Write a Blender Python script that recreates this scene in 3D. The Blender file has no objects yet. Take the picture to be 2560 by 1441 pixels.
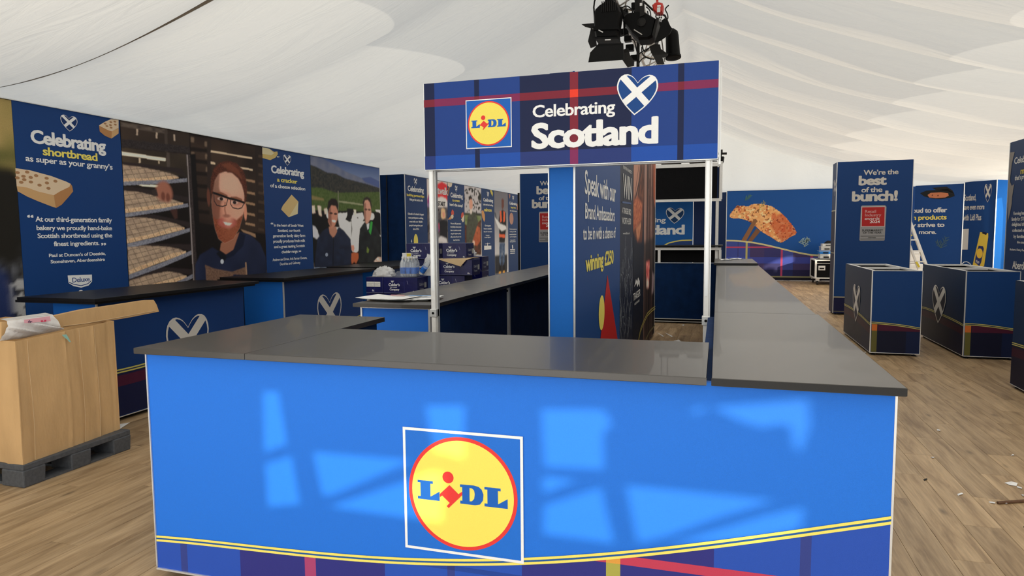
import bpy, math, random
import numpy as np
from mathutils import Vector, Matrix
from mathutils.geometry import tessellate_polygon
S = bpy.context.scene
COL = S.collection
rnd = random.Random(7)
# ------------------------------------------------------------------ camera, light, exposure
F_PX, YAW, PITCH, ROLL = [1675.9307,0.29758,0.0825,-0.00913]
cam = bpy.data.cameras.new('camera'); camo = bpy.data.objects.new('camera', cam); COL.objects.link(camo)
cam.sensor_width = 36.0; cam.lens = 36.0 * F_PX / 2560.0; cam.clip_start = .05; cam.clip_end = 200
fw = Vector((-math.sin(YAW)*math.cos(PITCH), math.cos(YAW)*math.cos(PITCH), -math.sin(PITCH)))
rt = Vector((math.cos(YAW), math.sin(YAW), 0)); up = rt.cross(fw)
r2 = rt*math.cos(ROLL)+up*math.sin(ROLL); u2 = up*math.cos(ROLL)-rt*math.sin(ROLL)
m3 = Matrix((r2, u2, -fw)).transposed(); camo.matrix_world = Matrix.Translation((0, 0, 1.6)) @ m3.to_4x4()
S.camera = camo
S.view_settings.view_transform = 'Standard'; S.view_settings.look = 'None'; S.view_settings.gamma = 1
S.view_settings.use_curve_mapping = False; S.view_settings.exposure = 0.0
W = bpy.data.worlds.new('sky'); S.world = W; W.use_nodes = True
bg = W.node_tree.nodes['Background']; bg.inputs[0].default_value = (.80, .88, 1, 1); bg.inputs[1].default_value = 2.0
def lamp(kind, name, loc, direction, energy, color=(1, 1, 1), size=None, sizey=None, angle=None, spread=None):
    d = bpy.data.lights.new(name, kind); o = bpy.data.objects.new(name, d); COL.objects.link(o)
    o.location = loc; o.rotation_euler = Vector(direction).to_track_quat('-Z', 'Y').to_euler()
    d.energy = energy; d.color = color
    if size: d.shape = 'RECTANGLE'; d.size = size; d.size_y = sizey
    if angle is not None: d.angle = angle
    if spread: d.spread = spread
    return o
SUND = (-.5, .85, -.17)
lamp('SUN', 'low_sun', (6, -12, 4), SUND, 3.8, (1, .84, .62), angle=math.radians(.55))
lamp('AREA', 'entrance_fill', (-2.0, -2.05, 1.7), (.05, 1, -.05), 82, (.93, .97, 1), 6.5, 2.6)      # area lamp added inside the entrance wall, standing in for daylight
lamp('AREA', 'entrance_ceiling_fill', (-.6, -1.3, .35), (0, .8, 1.3), 78, (1, .97, .92), 9, 1.4)       # fill lamp added behind the camera, aimed up to light the liner
lamp('AREA', 'roof_daylight_near', (-.6, 1.5, 3.6), (0, 0, -1), 60, (1, .96, .88), 9, 6)
lamp('AREA', 'roof_daylight_far', (-.2, 12, 3.7), (0, 0, -1), 190, (1, .95, .86), 10, 16)
lamp('AREA', 'side_daylight', (8.0, 17.5, 2.0), (-1, 0, -.1), 190, (1, .93, .82), 9, 2.0)
lamp('AREA', 'ceiling_fill_left', (-4.2, 10, 2.95), (0, .0, 1), 20, (1, .98, .92), 7, 22)  # upward fill lamp added under the liner to brighten its left half
lamp('AREA', 'ceiling_fill_right', (3.8, 13, 2.95), (0, .0, 1), 90, (1, .87, .68), 7.5, 22)  # warm upward fill lamp added under the right half of the liner

# ------------------------------------------------------------------ materials
def lin(c):
    return tuple(((v/255.)/12.92 if v/255. <= .04045 else ((v/255.+.055)/1.055)**2.4) for v in c[:3])
MATS = {}
def mat(name, col=None, rough=.5, metal=0., spec=.5, noise=None, bump=None, trans=0, alpha=1, stretch=(1, 1, 1), attr=False, translucent=0, coat=0, ior=1.45):
    if name in MATS: return MATS[name]
    m = bpy.data.materials.new(name); m.use_nodes = True; nt = m.node_tree; N = nt.nodes; Lk = nt.links
    b = N['Principled BSDF']; b.inputs['Roughness'].default_value = rough; b.inputs['Metallic'].default_value = metal
    b.inputs['Specular IOR Level'].default_value = spec; b.inputs['Transmission Weight'].default_value = trans; b.inputs['Alpha'].default_value = alpha; b.inputs['IOR'].default_value = ior
    b.inputs['Coat Weight'].default_value = coat
    tc = N.new('ShaderNodeTexCoord'); mp = N.new('ShaderNodeMapping'); mp.inputs['Scale'].default_value = stretch; Lk.new(tc.outputs['Object'], mp.inputs['Vector'])
    src = None
    if attr:
        at = N.new('ShaderNodeAttribute'); at.attribute_name = 'Col'; src = at.outputs['Color']
    sc, amt = noise if noise else (40., .06)
    nz = N.new('ShaderNodeTexNoise'); nz.inputs['Scale'].default_value = sc; nz.inputs['Detail'].default_value = 3; Lk.new(mp.outputs[0], nz.inputs['Vector'])
    mx = N.new('ShaderNodeMix'); mx.data_type = 'RGBA'; mx.blend_type = 'MULTIPLY'; mx.inputs[0].default_value = 1
    mr = N.new('ShaderNodeMapRange'); mr.inputs[3].default_value = 1-amt; mr.inputs[4].default_value = 1+amt; mr.inputs[1].default_value = .3; mr.inputs[2].default_value = .7
    Lk.new(nz.outputs[0], mr.inputs[0]); cb = N.new('ShaderNodeCombineColor')
    for i in range(3): Lk.new(mr.outputs[0], cb.inputs[i])
    if src is not None: Lk.new(src, mx.inputs[6])
    else: mx.inputs[6].default_value = (*col, 1)
    Lk.new(cb.outputs[0], mx.inputs[7]); Lk.new(mx.outputs[2], b.inputs['Base Color'])
    if bump:
        bs, bd = bump; n2 = N.new('ShaderNodeTexNoise'); n2.inputs['Scale'].default_value = bs; n2.inputs['Detail'].default_value = 4; Lk.new(mp.outputs[0], n2.inputs['Vector'])
        bp = N.new('ShaderNodeBump'); bp.inputs['Distance'].default_value = bd; bp.inputs['Strength'].default_value = 1; Lk.new(n2.outputs[0], bp.inputs['Height']); Lk.new(bp.outputs[0], b.inputs['Normal'])
    if translucent:
        t = N.new('ShaderNodeBsdfTranslucent'); Lk.new(mx.outputs[2], t.inputs[0]); ms = N.new('ShaderNodeMixShader'); ms.inputs[0].default_value = translucent
        Lk.new(b.outputs[0], ms.inputs[1]); Lk.new(t.outputs[0], ms.inputs[2]); Lk.new(ms.outputs[0], N['Material Output'].inputs[0])
    MATS[name] = m
    return m
NAVY = (.004, .045, .19); LBLUE = (.016, .175, .74); YEL = (.93, .80, .16); WHITE = (.90, .91, .90); DARKBLUE = (.003, .03, .14)
M_print = mat('printed_fabric', rough=.54, spec=.30, attr=True, noise=(420, .05), bump=(900, .0004))
M_photo = mat('printed_photograph', rough=.6, spec=.22, attr=True, noise=(160, .10))
M_lam = mat('charcoal_laminate', (.022, .0175, .012), .36, spec=.9, coat=.13, noise=(260, .10), bump=(500, .00015))
M_lamb = mat('black_laminate', (.008, .008, .009), .38, spec=.3, noise=(200, .10))
M_edge = mat('black_board_edge', (.005, .005, .005), .5, noise=(90, .1))
M_navy = mat('navy_stretch_fabric', (.003, .022, .085), .8, spec=.15, noise=(6, .18), bump=(5, .006))
M_blackf = mat('black_cloth', (.008, .008, .009), .9, spec=.1, noise=(60, .15))
M_alu = mat('brushed_aluminium', (.72, .73, .72), .38, metal=.55, noise=(60, .05), stretch=(1, 1, .05))
M_white = mat('white_painted_metal', (.80, .80, .78), .4, noise=(30, .04))
M_chrome = mat('truss_tube_metal', (.55, .52, .48), .35, metal=.8, noise=(20, .1))
M_black = mat('black_lamp_enamel', (.003, .003, .003), .5, spec=.15, noise=(40, .2), bump=(80, .0006))
M_dark = mat('dark_grey_metal', (.018, .017, .016), .5, spec=.2, metal=.2, noise=(40, .15))
M_red = mat('red_hoist_paint', (.55, .03, .02), .35, noise=(30, .08))
M_card = mat('corrugated_cardboard', (.60, .385, .185), .85, spec=.15, noise=(5, .10), bump=(14, .006), stretch=(1, 1, .4))
M_cardl = mat('pale_cardboard', (.62, .45, .26), .85, spec=.15, noise=(8, .08), bump=(20, .003))
M_pal = mat('grey_recycled_plastic', (.075, .08, .088), .6, noise=(50, .18), bump=(90, .001))
M_bag = mat('white_polythene', (.90, .90, .89), .28, spec=.6, noise=(12, .06), bump=(22, .01), translucent=.3)
M_paper = mat('white_paper', (.86, .86, .85), .7, noise=(20, .03))
M_clear = mat('clear_bottle_plastic', (.90, .94, .97), .08, spec=.6, trans=.82, noise=(20, .03), ior=1.15)
M_shrink = mat('clear_shrink_wrap', (.85, .88, .92), .18, alpha=.12, noise=(14, .1), bump=(30, .01))
M_carton = mat('navy_gloss_carton', (.003, .005, .085), .28, spec=.6, noise=(10, .12), bump=(6, .004))
M_cartond = mat('navy_carton_side', (.006, .008, .11), .3, spec=.5, noise=(10, .12), bump=(6, .004))
M_pvc = mat('white_tent_pvc', (.80, .79, .75), .6, noise=(3, .04), bump=(6, .01), translucent=.25)
M_stick = mat('dark_wood_stick', (.12, .06, .03), .7, noise=(60, .2))
M_rub = mat('black_rubber', (.012, .012, .012), .7, noise=(60, .1))
M_yel = mat('yellow_label', (.75, .60, .05), .6, noise=(80, .1))
def wood():
    m = bpy.data.materials.new('oak_vinyl'); m.use_nodes = True; nt = m.node_tree; N = nt.nodes; L = nt.links; b = N['Principled BSDF']
    tc = N.new('ShaderNodeTexCoord'); oi = N.new('ShaderNodeObjectInfo'); geo = N.new('ShaderNodeNewGeometry')
    ad = N.new('ShaderNodeVectorMath'); ad.operation = 'MULTIPLY_ADD'; cbx = N.new('ShaderNodeCombineXYZ')
    at = N.new('ShaderNodeAttribute'); at.attribute_name = 'pick'
    sm = N.new('ShaderNodeMath'); sm.operation = 'ADD'; L.new(oi.outputs['Random'], sm.inputs[0]); L.new(at.outputs['Fac'], sm.inputs[1])
    for i in range(3): L.new(sm.outputs[0], cbx.inputs[i])
    L.new(cbx.outputs[0], ad.inputs[0]); ad.inputs[1].default_value = (37, 91, 53); L.new(geo.outputs['Position'], ad.inputs[2])
    mp = N.new('ShaderNodeMapping'); mp.inputs['Scale'].default_value = (9, .9, 1); L.new(ad.outputs[0], mp.inputs[0])
    n1 = N.new('ShaderNodeTexNoise'); n1.inputs['Scale'].default_value = 1.6; n1.inputs['Detail'].default_value = 6; n1.inputs['Roughness'].default_value = .62; n1.inputs['Distortion'].default_value = .6; L.new(mp.outputs[0], n1.inputs[0])
    r1 = N.new('ShaderNodeValToRGB'); e = r1.color_ramp.elements
    e[0].position = .30; e[0].color = (.225, .140, .070, 1); e[1].position = .66; e[1].color = (.53, .375, .215, 1)
    q = e.new(.47); q.color = (.395, .268, .145, 1); L.new(n1.outputs[0], r1.inputs[0])
    mp2 = N.new('ShaderNodeMapping'); mp2.inputs['Scale'].default_value = (90, 4, 1); L.new(ad.outputs[0], mp2.inputs[0])
    n2 = N.new('ShaderNodeTexNoise'); n2.inputs['Scale'].default_value = 1; n2.inputs['Detail'].default_value = 3; L.new(mp2.outputs[0], n2.inputs[0])
    mr = N.new('ShaderNodeMapRange'); mr.inputs[1].default_value = .3; mr.inputs[2].default_value = .7; mr.inputs[3].default_value = .86; mr.inputs[4].default_value = 1.12; L.new(n2.outputs[0], mr.inputs[0])
    # knots
    mp3 = N.new('ShaderNodeMapping'); mp3.inputs['Scale'].default_value = (7, 2.6, 1); L.new(ad.outputs[0], mp3.inputs[0])
    vo = N.new('ShaderNodeTexVoronoi'); vo.inputs['Scale'].default_value = 1; L.new(mp3.outputs[0], vo.inputs[0])
    mk = N.new('ShaderNodeMapRange'); mk.inputs[1].default_value = .02; mk.inputs[2].default_value = .17; mk.inputs[3].default_value = .45; mk.inputs[4].default_value = 1; L.new(vo.outputs['Distance'], mk.inputs[0])
    mv = N.new('ShaderNodeMapRange'); mv.inputs[3].default_value = .86; mv.inputs[4].default_value = 1.10; L.new(sm.outputs[0], mv.inputs[0])
    wm = N.new('ShaderNodeMath'); wm.operation = 'MULTIPLY'; L.new(mr.outputs[0], wm.inputs[0]); L.new(mk.outputs[0], wm.inputs[1])
    wm2 = N.new('ShaderNodeMath'); wm2.operation = 'MULTIPLY'; L.new(wm.outputs[0], wm2.inputs[0]); L.new(mv.outputs[0], wm2.inputs[1])
    mx = N.new('ShaderNodeMix'); mx.data_type = 'RGBA'; mx.blend_type = 'MULTIPLY'; mx.inputs[0].default_value = 1; L.new(r1.outputs[0], mx.inputs[6])
    cb = N.new('ShaderNodeCombineColor')
    for i in range(3): L.new(wm2.outputs[0], cb.inputs[i])
    L.new(cb.outputs[0], mx.inputs[7]); L.new(mx.outputs[2], b.inputs['Base Color'])
    b.inputs['Roughness'].default_value = .42; b.inputs['Specular IOR Level'].default_value = .45
    return m
M_wood = wood()
M_sub = mat('floor_substrate', (.10, .07, .045), .9, noise=(10, .1))

# ------------------------------------------------------------------ mesh building
class MB:
    def __init__(s): s.v = []; s.f = []; s.c = []
    def add(s, vs, fs, col=None):
        n = len(s.v); s.v += [tuple(v) for v in vs]
        for f in fs: s.f.append(tuple(i+n for i in f)); s.c.append(col)
        return s
    def box(s, a, b, col=None, skew=None):
        x0, y0, z0 = a; x1, y1, z1 = b
        vs = [(x0, y0, z0), (x1, y0, z0), (x1, y1, z0), (x0, y1, z0), (x0, y0, z1), (x1, y0, z1), (x1, y1, z1), (x0, y1, z1)]
        return s.add(vs, [(3, 2, 1, 0), (4, 5, 6, 7), (0, 1, 5, 4), (1, 2, 6, 5), (2, 3, 7, 6), (3, 0, 4, 7)], col)
    def bar(s, p, q, w, h=None, col=None, upv=(0, 0, 1)):
        p, q = Vector(p), Vector(q); h = h or w; d = (q-p).normalized(); U = Vector(upv)
        if abs(d.dot(U)) > .98: U = Vector((0, 1, 0)) if abs(d.y) < .9 else Vector((1, 0, 0))
        a = d.cross(U).normalized()*w/2; b = a.cross(d).normalized()*h/2
        vs = [p-a-b, p+a-b, p+a+b, p-a+b, q-a-b, q+a-b, q+a+b, q-a+b]
        return s.add(vs, [(0, 1, 2, 3), (7, 6, 5, 4), (1, 0, 4, 5), (2, 1, 5, 6), (3, 2, 6, 7), (0, 3, 7, 4)], col)
    def tube(s, pts, r, n=8, col=None, caps=True):
        pts = [Vector(p) for p in pts]; rs = r if isinstance(r, (list, tuple)) else [r]*len(pts); vs = []; U = None
        for i, p in enumerate(pts):
            d = (pts[min(i+1, len(pts)-1)]-pts[max(i-1, 0)]).normalized()
            if U is None: U = d.orthogonal().normalized()
            U = (U-d*U.dot(d)).normalized(); V2 = d.cross(U)
            vs += [p+(U*math.cos(t)+V2*math.sin(t))*rs[i] for t in [2*math.pi*k/n for k in range(n)]]
        fs = [(i*n+k, i*n+(k+1) % n, (i+1)*n+(k+1) % n, (i+1)*n+k) for i in range(len(pts)-1) for k in range(n)]
        if caps: fs += [tuple(range(n))[::-1], tuple((len(pts)-1)*n+k for k in range(n))]
        return s.add(vs, fs, col)
    def lathe(s, c, prof, n=16, col=None, axis=(0, 0, 1)):
        q = Vector((0, 0, 1)).rotation_difference(Vector(axis)); c = Vector(c); vs = []
        for r, z in prof: vs += [c+q @ Vector((r*math.cos(2*math.pi*k/n), r*math.sin(2*math.pi*k/n), z)) for k in range(n)]
        m = len(prof)
        fs = [(i*n+k, i*n+(k+1) % n, (i+1)*n+(k+1) % n, (i+1)*n+k) for i in range(m-1) for k in range(n)]
        fs += [tuple(range(n))[::-1], tuple((m-1)*n+k for k in range(n))]
        return s.add(vs, fs, col)
    def prism(s, outline, y0, y1, ax='y', inset=0., col=None):
        # outline: (a, z) pairs, extruded along y (or x) with optional chamfered ends
        n = len(outline); ca = sum(p[0] for p in outline)/n; cz = sum(p[1] for p in outline)/n
        sh = [(ca+(p[0]-ca)*(1-inset), cz+(p[1]-cz)*(1-inset)) for p in outline]; e = (y1-y0)*.16 if inset else 0
        rings = [(sh, y0), (outline, y0+e), (outline, y1-e), (sh, y1)] if inset else [(outline, y0), (outline, y1)]
        vs = [((a, y, z) if ax == 'y' else (y, a, z)) for ring, y in rings for a, z in ring]; m = len(rings)
        fs = [(i*n+k, i*n+(k+1) % n, (i+1)*n+(k+1) % n, (i+1)*n+k) for i in range(m-1) for k in range(n)]
        fs += [tuple(range(n))[::-1], tuple((m-1)*n+k for k in range(n))]
        return s.add(vs, fs, col)
    def build(s, name, m, parent=None, bevel=0, smooth=False, kind=None, label=None, recalc=True):
        me = bpy.data.meshes.new(name); me.from_pydata(s.v, [], s.f)
        if any(c is not None for c in s.c):
            ca = me.color_attributes.new('Col', 'FLOAT_COLOR', 'CORNER'); arr = []
            for f, c in zip(s.f, s.c):
                c = c or (.5, .5, .5); arr += [c[0], c[1], c[2], 1.]*len(f)
            ca.data.foreach_set('color', arr)
        me.materials.append(m); me.update()
        if recalc:
            import bmesh
            b = bmesh.new(); b.from_mesh(me); bmesh.ops.recalc_face_normals(b, faces=b.faces); b.to_mesh(me); b.free()
        if smooth:
            me.polygons.foreach_set('use_smooth', [True]*len(me.polygons))
            me.set_sharp_from_angle(angle=math.radians(38))
        o = bpy.data.objects.new(name, me); COL.objects.link(o)
        if parent: o.parent = parent
        if bevel:
            bv = o.modifiers.new('bevel', 'BEVEL'); bv.width = bevel; bv.segments = 2; bv.limit_method = 'ANGLE'; bv.angle_limit = math.radians(50)
        if kind: o['kind'] = kind
        if label: o['label'] = label
        return o
def thing(name, label, cat, loc=(0, 0, 0), group=None):
    # the parts are modelled in world coordinates; the Empty marks the foot of the thing
    o = bpy.data.objects.new(name, None); o.empty_display_size = .1; COL.objects.link(o); o['label'] = label; o['category'] = cat
    if group: o['group'] = group
    o.location = loc; THINGS.append(o)
    return o
THINGS = []
def tag(o, label, cat, group=None):
    o['label'] = label; o['category'] = cat
    if group: o['group'] = group
    return o
def settle():
    # move every thing's parts into the frame of its Empty (pure bookkeeping: nothing moves in the world)
    for t in THINGS:
        inv = Matrix.Translation(-t.location)
        for ch in t.children: ch.matrix_local = inv @ ch.matrix_local
def struct(o): o['kind'] = 'structure'; return o

# ------------------------------------------------------------------ flat prints on a board
class Pl:
    def __init__(s, A, B, off=0.):
        s.A = Vector((A[0], A[1], 0)); d = Vector((B[0]-A[0], B[1]-A[1], 0)); s.L = d.length; s.u = d.normalized(); s.n = Vector((s.u.y, -s.u.x, 0)); s.off = off
    def p(s, u, v, k=0.): return s.A+s.u*u+Vector((0, 0, v))+s.n*(s.off+k)
PLN = {k: Pl(*v) for k, v in {'W1':((-6.19,0),(-6.19,1)),'MC':((-2.5,2.413),(0,2.413)),'BN':((-1.915,4.248),(0,4.248)),'CR':((2.1,13.8),(3.36,13.8)),'CRS':((2.1,14.27),(2.1,13.8)),'BK':((0.27,22.7),(5.5,22.7)),'AN':((5.6,22.75),(6.72,22.25)),'AN2':((6.72,22.25),(7.28,21.55)),'AN3':((7.28,21.55),(8.0,21.3)),'ML':((4.09,11.694),(4.09,0)),'SP':((-0.92,4.453),(-0.92,12)),'W2':((-6.35,0),(-6.35,1)),'KB':((-2,12.5),(0,12.5)),'B1F':((1.88,9.43),(2.44,9.43)),'B1S':((1.88,11.3),(1.88,9.43)),'B2F':((2.91,9.43),(3.47,9.43)),'B2S':((2.91,11.3),(2.91,9.43)),'B3S':((2.85,7.85),(2.85,5.9)),'LA':((-4.92,4.2),(-4.92,6.1)),'LB':((-4.9,6.7),(-4.9,8.7)),'FL':None}.items() if v}
FONT = {}
def glyphs(t, bold, spacing=1.0):
    key = (t, bold, spacing)
    if key in FONT: return FONT[key]
    cu = bpy.data.curves.new('t', 'FONT'); cu.body = t; cu.size = 1; cu.offset = bold; cu.resolution_u = 3; cu.space_character = spacing
    o = bpy.data.objects.new('t', cu); COL.objects.link(o); me = o.to_mesh()
    vs = [(v.co.x, v.co.y) for v in me.vertices]; fs = [tuple(p.vertices) for p in me.polygons]
    o.to_mesh_clear(); bpy.data.objects.remove(o); bpy.data.curves.remove(cu)
    FONT[key] = (vs, fs); return FONT[key]
def clip(poly, a, b, c):  # keep a*x+b*y<=c
    out = []
    for i in range(len(poly)):
        p, q = poly[i], poly[(i+1) % len(poly)]; dp = a*p[0]+b*p[1]-c; dq = a*q[0]+b*q[1]-c
        if dp <= 0: out.append(p)
        if dp*dq < 0: t = dp/(dp-dq); out.append((p[0]+(q[0]-p[0])*t, p[1]+(q[1]-p[1])*t))
    return out
HR_ = [(0, .80), (.05, .865), (.11, .93), (.18, .975), (.26, 1.0), (.34, .99), (.41, .95), (.46, .885), (.49, .80), (.50, .71), (.485, .615), (.45, .52), (.395, .42), (.33, .325), (.25, .23), (.165, .145), (.08, .068), (0, 0)]
HEART = HR_[::-1]+[(-x, y) for x, y in HR_[1:-1]]
class Art:
    """flat ink on one board: filled shapes a fraction of a millimetre proud of it"""
    def __init__(s, pl, lift=.0012): s.pl = pl; s.m = MB(); s.k = lift; s.lift = lift
    def up(s, n=1): s.k += .0005*n; return s
    def poly(s, pts, col, holes=()):
        loops = [pts]+list(holes); tri = tessellate_polygon([[Vector((p[0], p[1], 0)) for p in l] for l in loops]); flat = [p for l in loops for p in l]
        s.m.add([s.pl.p(p[0], p[1], s.k) for p in flat], [tuple(t) for t in tri], col); return s
    def rect(s, u0, v0, u1, v1, col): return s.poly([(u0, v0), (u1, v0), (u1, v1), (u0, v1)], col)
    def ell(s, u, v, ru, rv, col, n=40, rot=0.):
        c, q = math.cos(rot), math.sin(rot)
        return s.poly([(u+ru*math.cos(t)*c-rv*math.sin(t)*q, v+ru*math.cos(t)*q+rv*math.sin(t)*c) for t in [2*math.pi*i/n for i in range(n)]], col)
    def line(s, pts, w, col):
        for (x0, y0), (x1, y1) in zip(pts[:-1], pts[1:]):
            L = math.hypot(x1-x0, y1-y0) or 1; a, b = -(y1-y0)/L*w/2, (x1-x0)/L*w/2
            s.poly([(x0-a, y0-b), (x1-a, y1-b), (x1+a, y1+b), (x0+a, y0+b)], col)
        return s
    def text(s, t, u0, u1, v, h, col, bold=.018, spacing=1.0):
        bold0 = bold; bold = min(bold, .012); vs, fs = glyphs(t, bold, spacing); x0 = min(p[0] for p in vs); x1 = max(p[0] for p in vs)
        HC = glyphs('H', bold)[0]; cap = max(p[1] for p in HC)-min(p[1] for p in HC); su = (u1-u0)/(x1-x0); sv = h/cap
        kk = s.k
        e = max(0, bold0-.012); x0 -= e; su = (u1-u0)/(x1+e-x0)
        for ex, ey in ([(0, 0)] if e < .004 else [(e, e*.6), (-e, e*.6), (e, -e*.6), (-e, -e*.6)]+([(0, e), (0, -e), (e*1.1, 0), (-e*1.1, 0)] if e > .012 else [])):
            s.m.add([s.pl.p(u0+(p[0]+ex-x0)*su, v+(p[1]+ey)*sv, s.k) for p in vs], fs, col); s.k += .00012
        s.k = kk; return s
    def heart(s, u, v, w, h, rot=0., inner=DARKBLUE, white=WHITE):
        # (u, v) = the tip; outline and saltire
        k0 = s.k
        c, q = math.cos(rot), math.sin(rot)
        def tr(pts, sc, cx=0, cy=.56): return [(u+((cx+(x-cx)*sc)*w)*c-((cy+(y-cy)*sc)*h)*q, v+((cx+(x-cx)*sc)*w)*q+((cy+(y-cy)*sc)*h)*c) for x, y in pts]
        s.poly(tr(HEART, 1), white); s.up(); s.poly(tr(HEART, .93), inner); s.up()
        for sg in (1, -1):
            a, b = .70, sg*.714; c0 = b*.565; bw = .088
            pl = clip(clip(HEART, a, b, c0+bw), -a, -b, -(c0-bw)); s.poly(tr(pl, .93), white); s.up()
        return s
    def logo(s, u0, v0, w, border=.022, ground=None):
        g = lambda pts: [(u0+x*w, v0+y*w) for x, y in pts]
        BL = (.010, .12, .50); RD = (.80, .045, .04); YE = (.93, .78, .13)
        s.rect(u0, v0, u0+w, v0+w, WHITE); s.up(); b = border*w; s.rect(u0+b, v0+b, u0+w-b, v0+w-b, ground or BL); s.up()
        s.ell(u0+w/2, v0+w/2, w*.455, w*.455, RD, 72); s.up(); s.ell(u0+w/2, v0+w/2, w*.426, w*.426, YE, 72); s.up()
        Lp = [(.123, .578), (.255, .578), (.255, .556), (.233, .556), (.233, .451), (.311, .5), (.311, .423), (.122, .423), (.122, .447), (.147, .447), (.147, .558), (.123, .558)]
        s.poly(g(Lp), BL); s.poly(g([(x+.565, y) for x, y in Lp]), BL)
        s.ell(u0+.3855*w, v0+.623*w, .047*w, .047*w, RD); s.up()
        s.poly(g([(.397, .562), (.471, .497), (.504, .521), (.504, .493), (.387, .375), (.371, .389), (.397, .418), (.333, .471), (.313, .455), (.313, .481)]), RD)
        s.poly(g([(.486, .578), (.6, .58), (.64, .573), (.665, .553), (.68, .515), (.676, .469), (.65, .433), (.61, .423), (.486, .423), (.486, .447), (.504, .447), (.504, .557), (.486, .557)]), BL,
               [g([(.565, .557), (.564, .449), (.584, .452), (.603, .474), (.608, .512), (.603, .54), (.586, .555)])])
        return s
    def build(s, name, parent, label=None, m=None): return s.m.build(name, m or M_print, parent, label=label, recalc=False)
def board(name, pl, u0, u1, v0, v1, col, parent=None, thick=.05, m=None, edge=None):
    """a framed fabric panel: a box whose face lies on the plane"""
    mb = MB(); P = [pl.p(u0, v0, -.0005), pl.p(u1, v0, -.0005), pl.p(u1, v1, -.0005), pl.p(u0, v1, -.0005)]; Q = [p-pl.n*thick for p in P]
    mb.add(P+Q, [(0, 1, 2, 3), (7, 6, 5, 4), (1, 0, 4, 5), (2, 1, 5, 6), (3, 2, 6, 7), (0, 3, 7, 4)], col)
    return mb.build(name, m or M_print, parent)
def curve_at(pts, x):
    for (a, b), (c, d) in zip(pts[:-1], pts[1:]):
        if x <= c or (c, d) == pts[-1]:
            t = (x-a)/(c-a); return b+(d-b)*t
def resample(pts, n):
    # smooth curve through traced points
    xs = [p[0] for p in pts]; co = np.polyfit(xs, [p[1] for p in pts], min(4, len(pts)-1)); X = np.linspace(xs[0], xs[-1], n)
    return list(zip([float(x) for x in X], [float(y) for y in np.polyval(co, X)]))
def band(art, crv, t0, t1, col):
    for (a, b), (c, d) in zip(crv[:-1], crv[1:]): art.m.add([art.pl.p(a, b-t0, art.k), art.pl.p(a, b-t1, art.k), art.pl.p(c, d-t1, art.k), art.pl.p(c, d-t0, art.k)], [(0, 1, 2, 3)], col)
def cells(art, crv, v0, stripes, bands, drop=0.):
    """tartan below a curve: stripes = [(u0,u1,col)], bands = [(z0,z1,fn)] mixing over the stripe colour"""
    for u0, u1, col in stripes:
        n = max(2, int((u1-u0)/.05)+1); xs = [u0+(u1-u0)*i/(n-1) for i in range(n)]
        for z0, z1, fn in [(v0, 9, lambda q: q)]+bands:
            k = 0 if fn(col) == col else 1
            for a, b in zip(xs[:-1], xs[1:]):
                ta = min(z1, curve_at(crv, a)-drop); tb = min(z1, curve_at(crv, b)-drop)
                if ta <= z0 and tb <= z0: continue
                kk = art.k+.0004*k; art.m.add([art.pl.p(a, z0, kk), art.pl.p(b, z0, kk), art.pl.p(b, max(tb, z0), kk), art.pl.p(a, max(ta, z0), kk)], [(0, 1, 2, 3)], fn(col))
mixc = lambda a, b, t: tuple(a[i]*(1-t)+b[i]*t for i in range(3))
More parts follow.
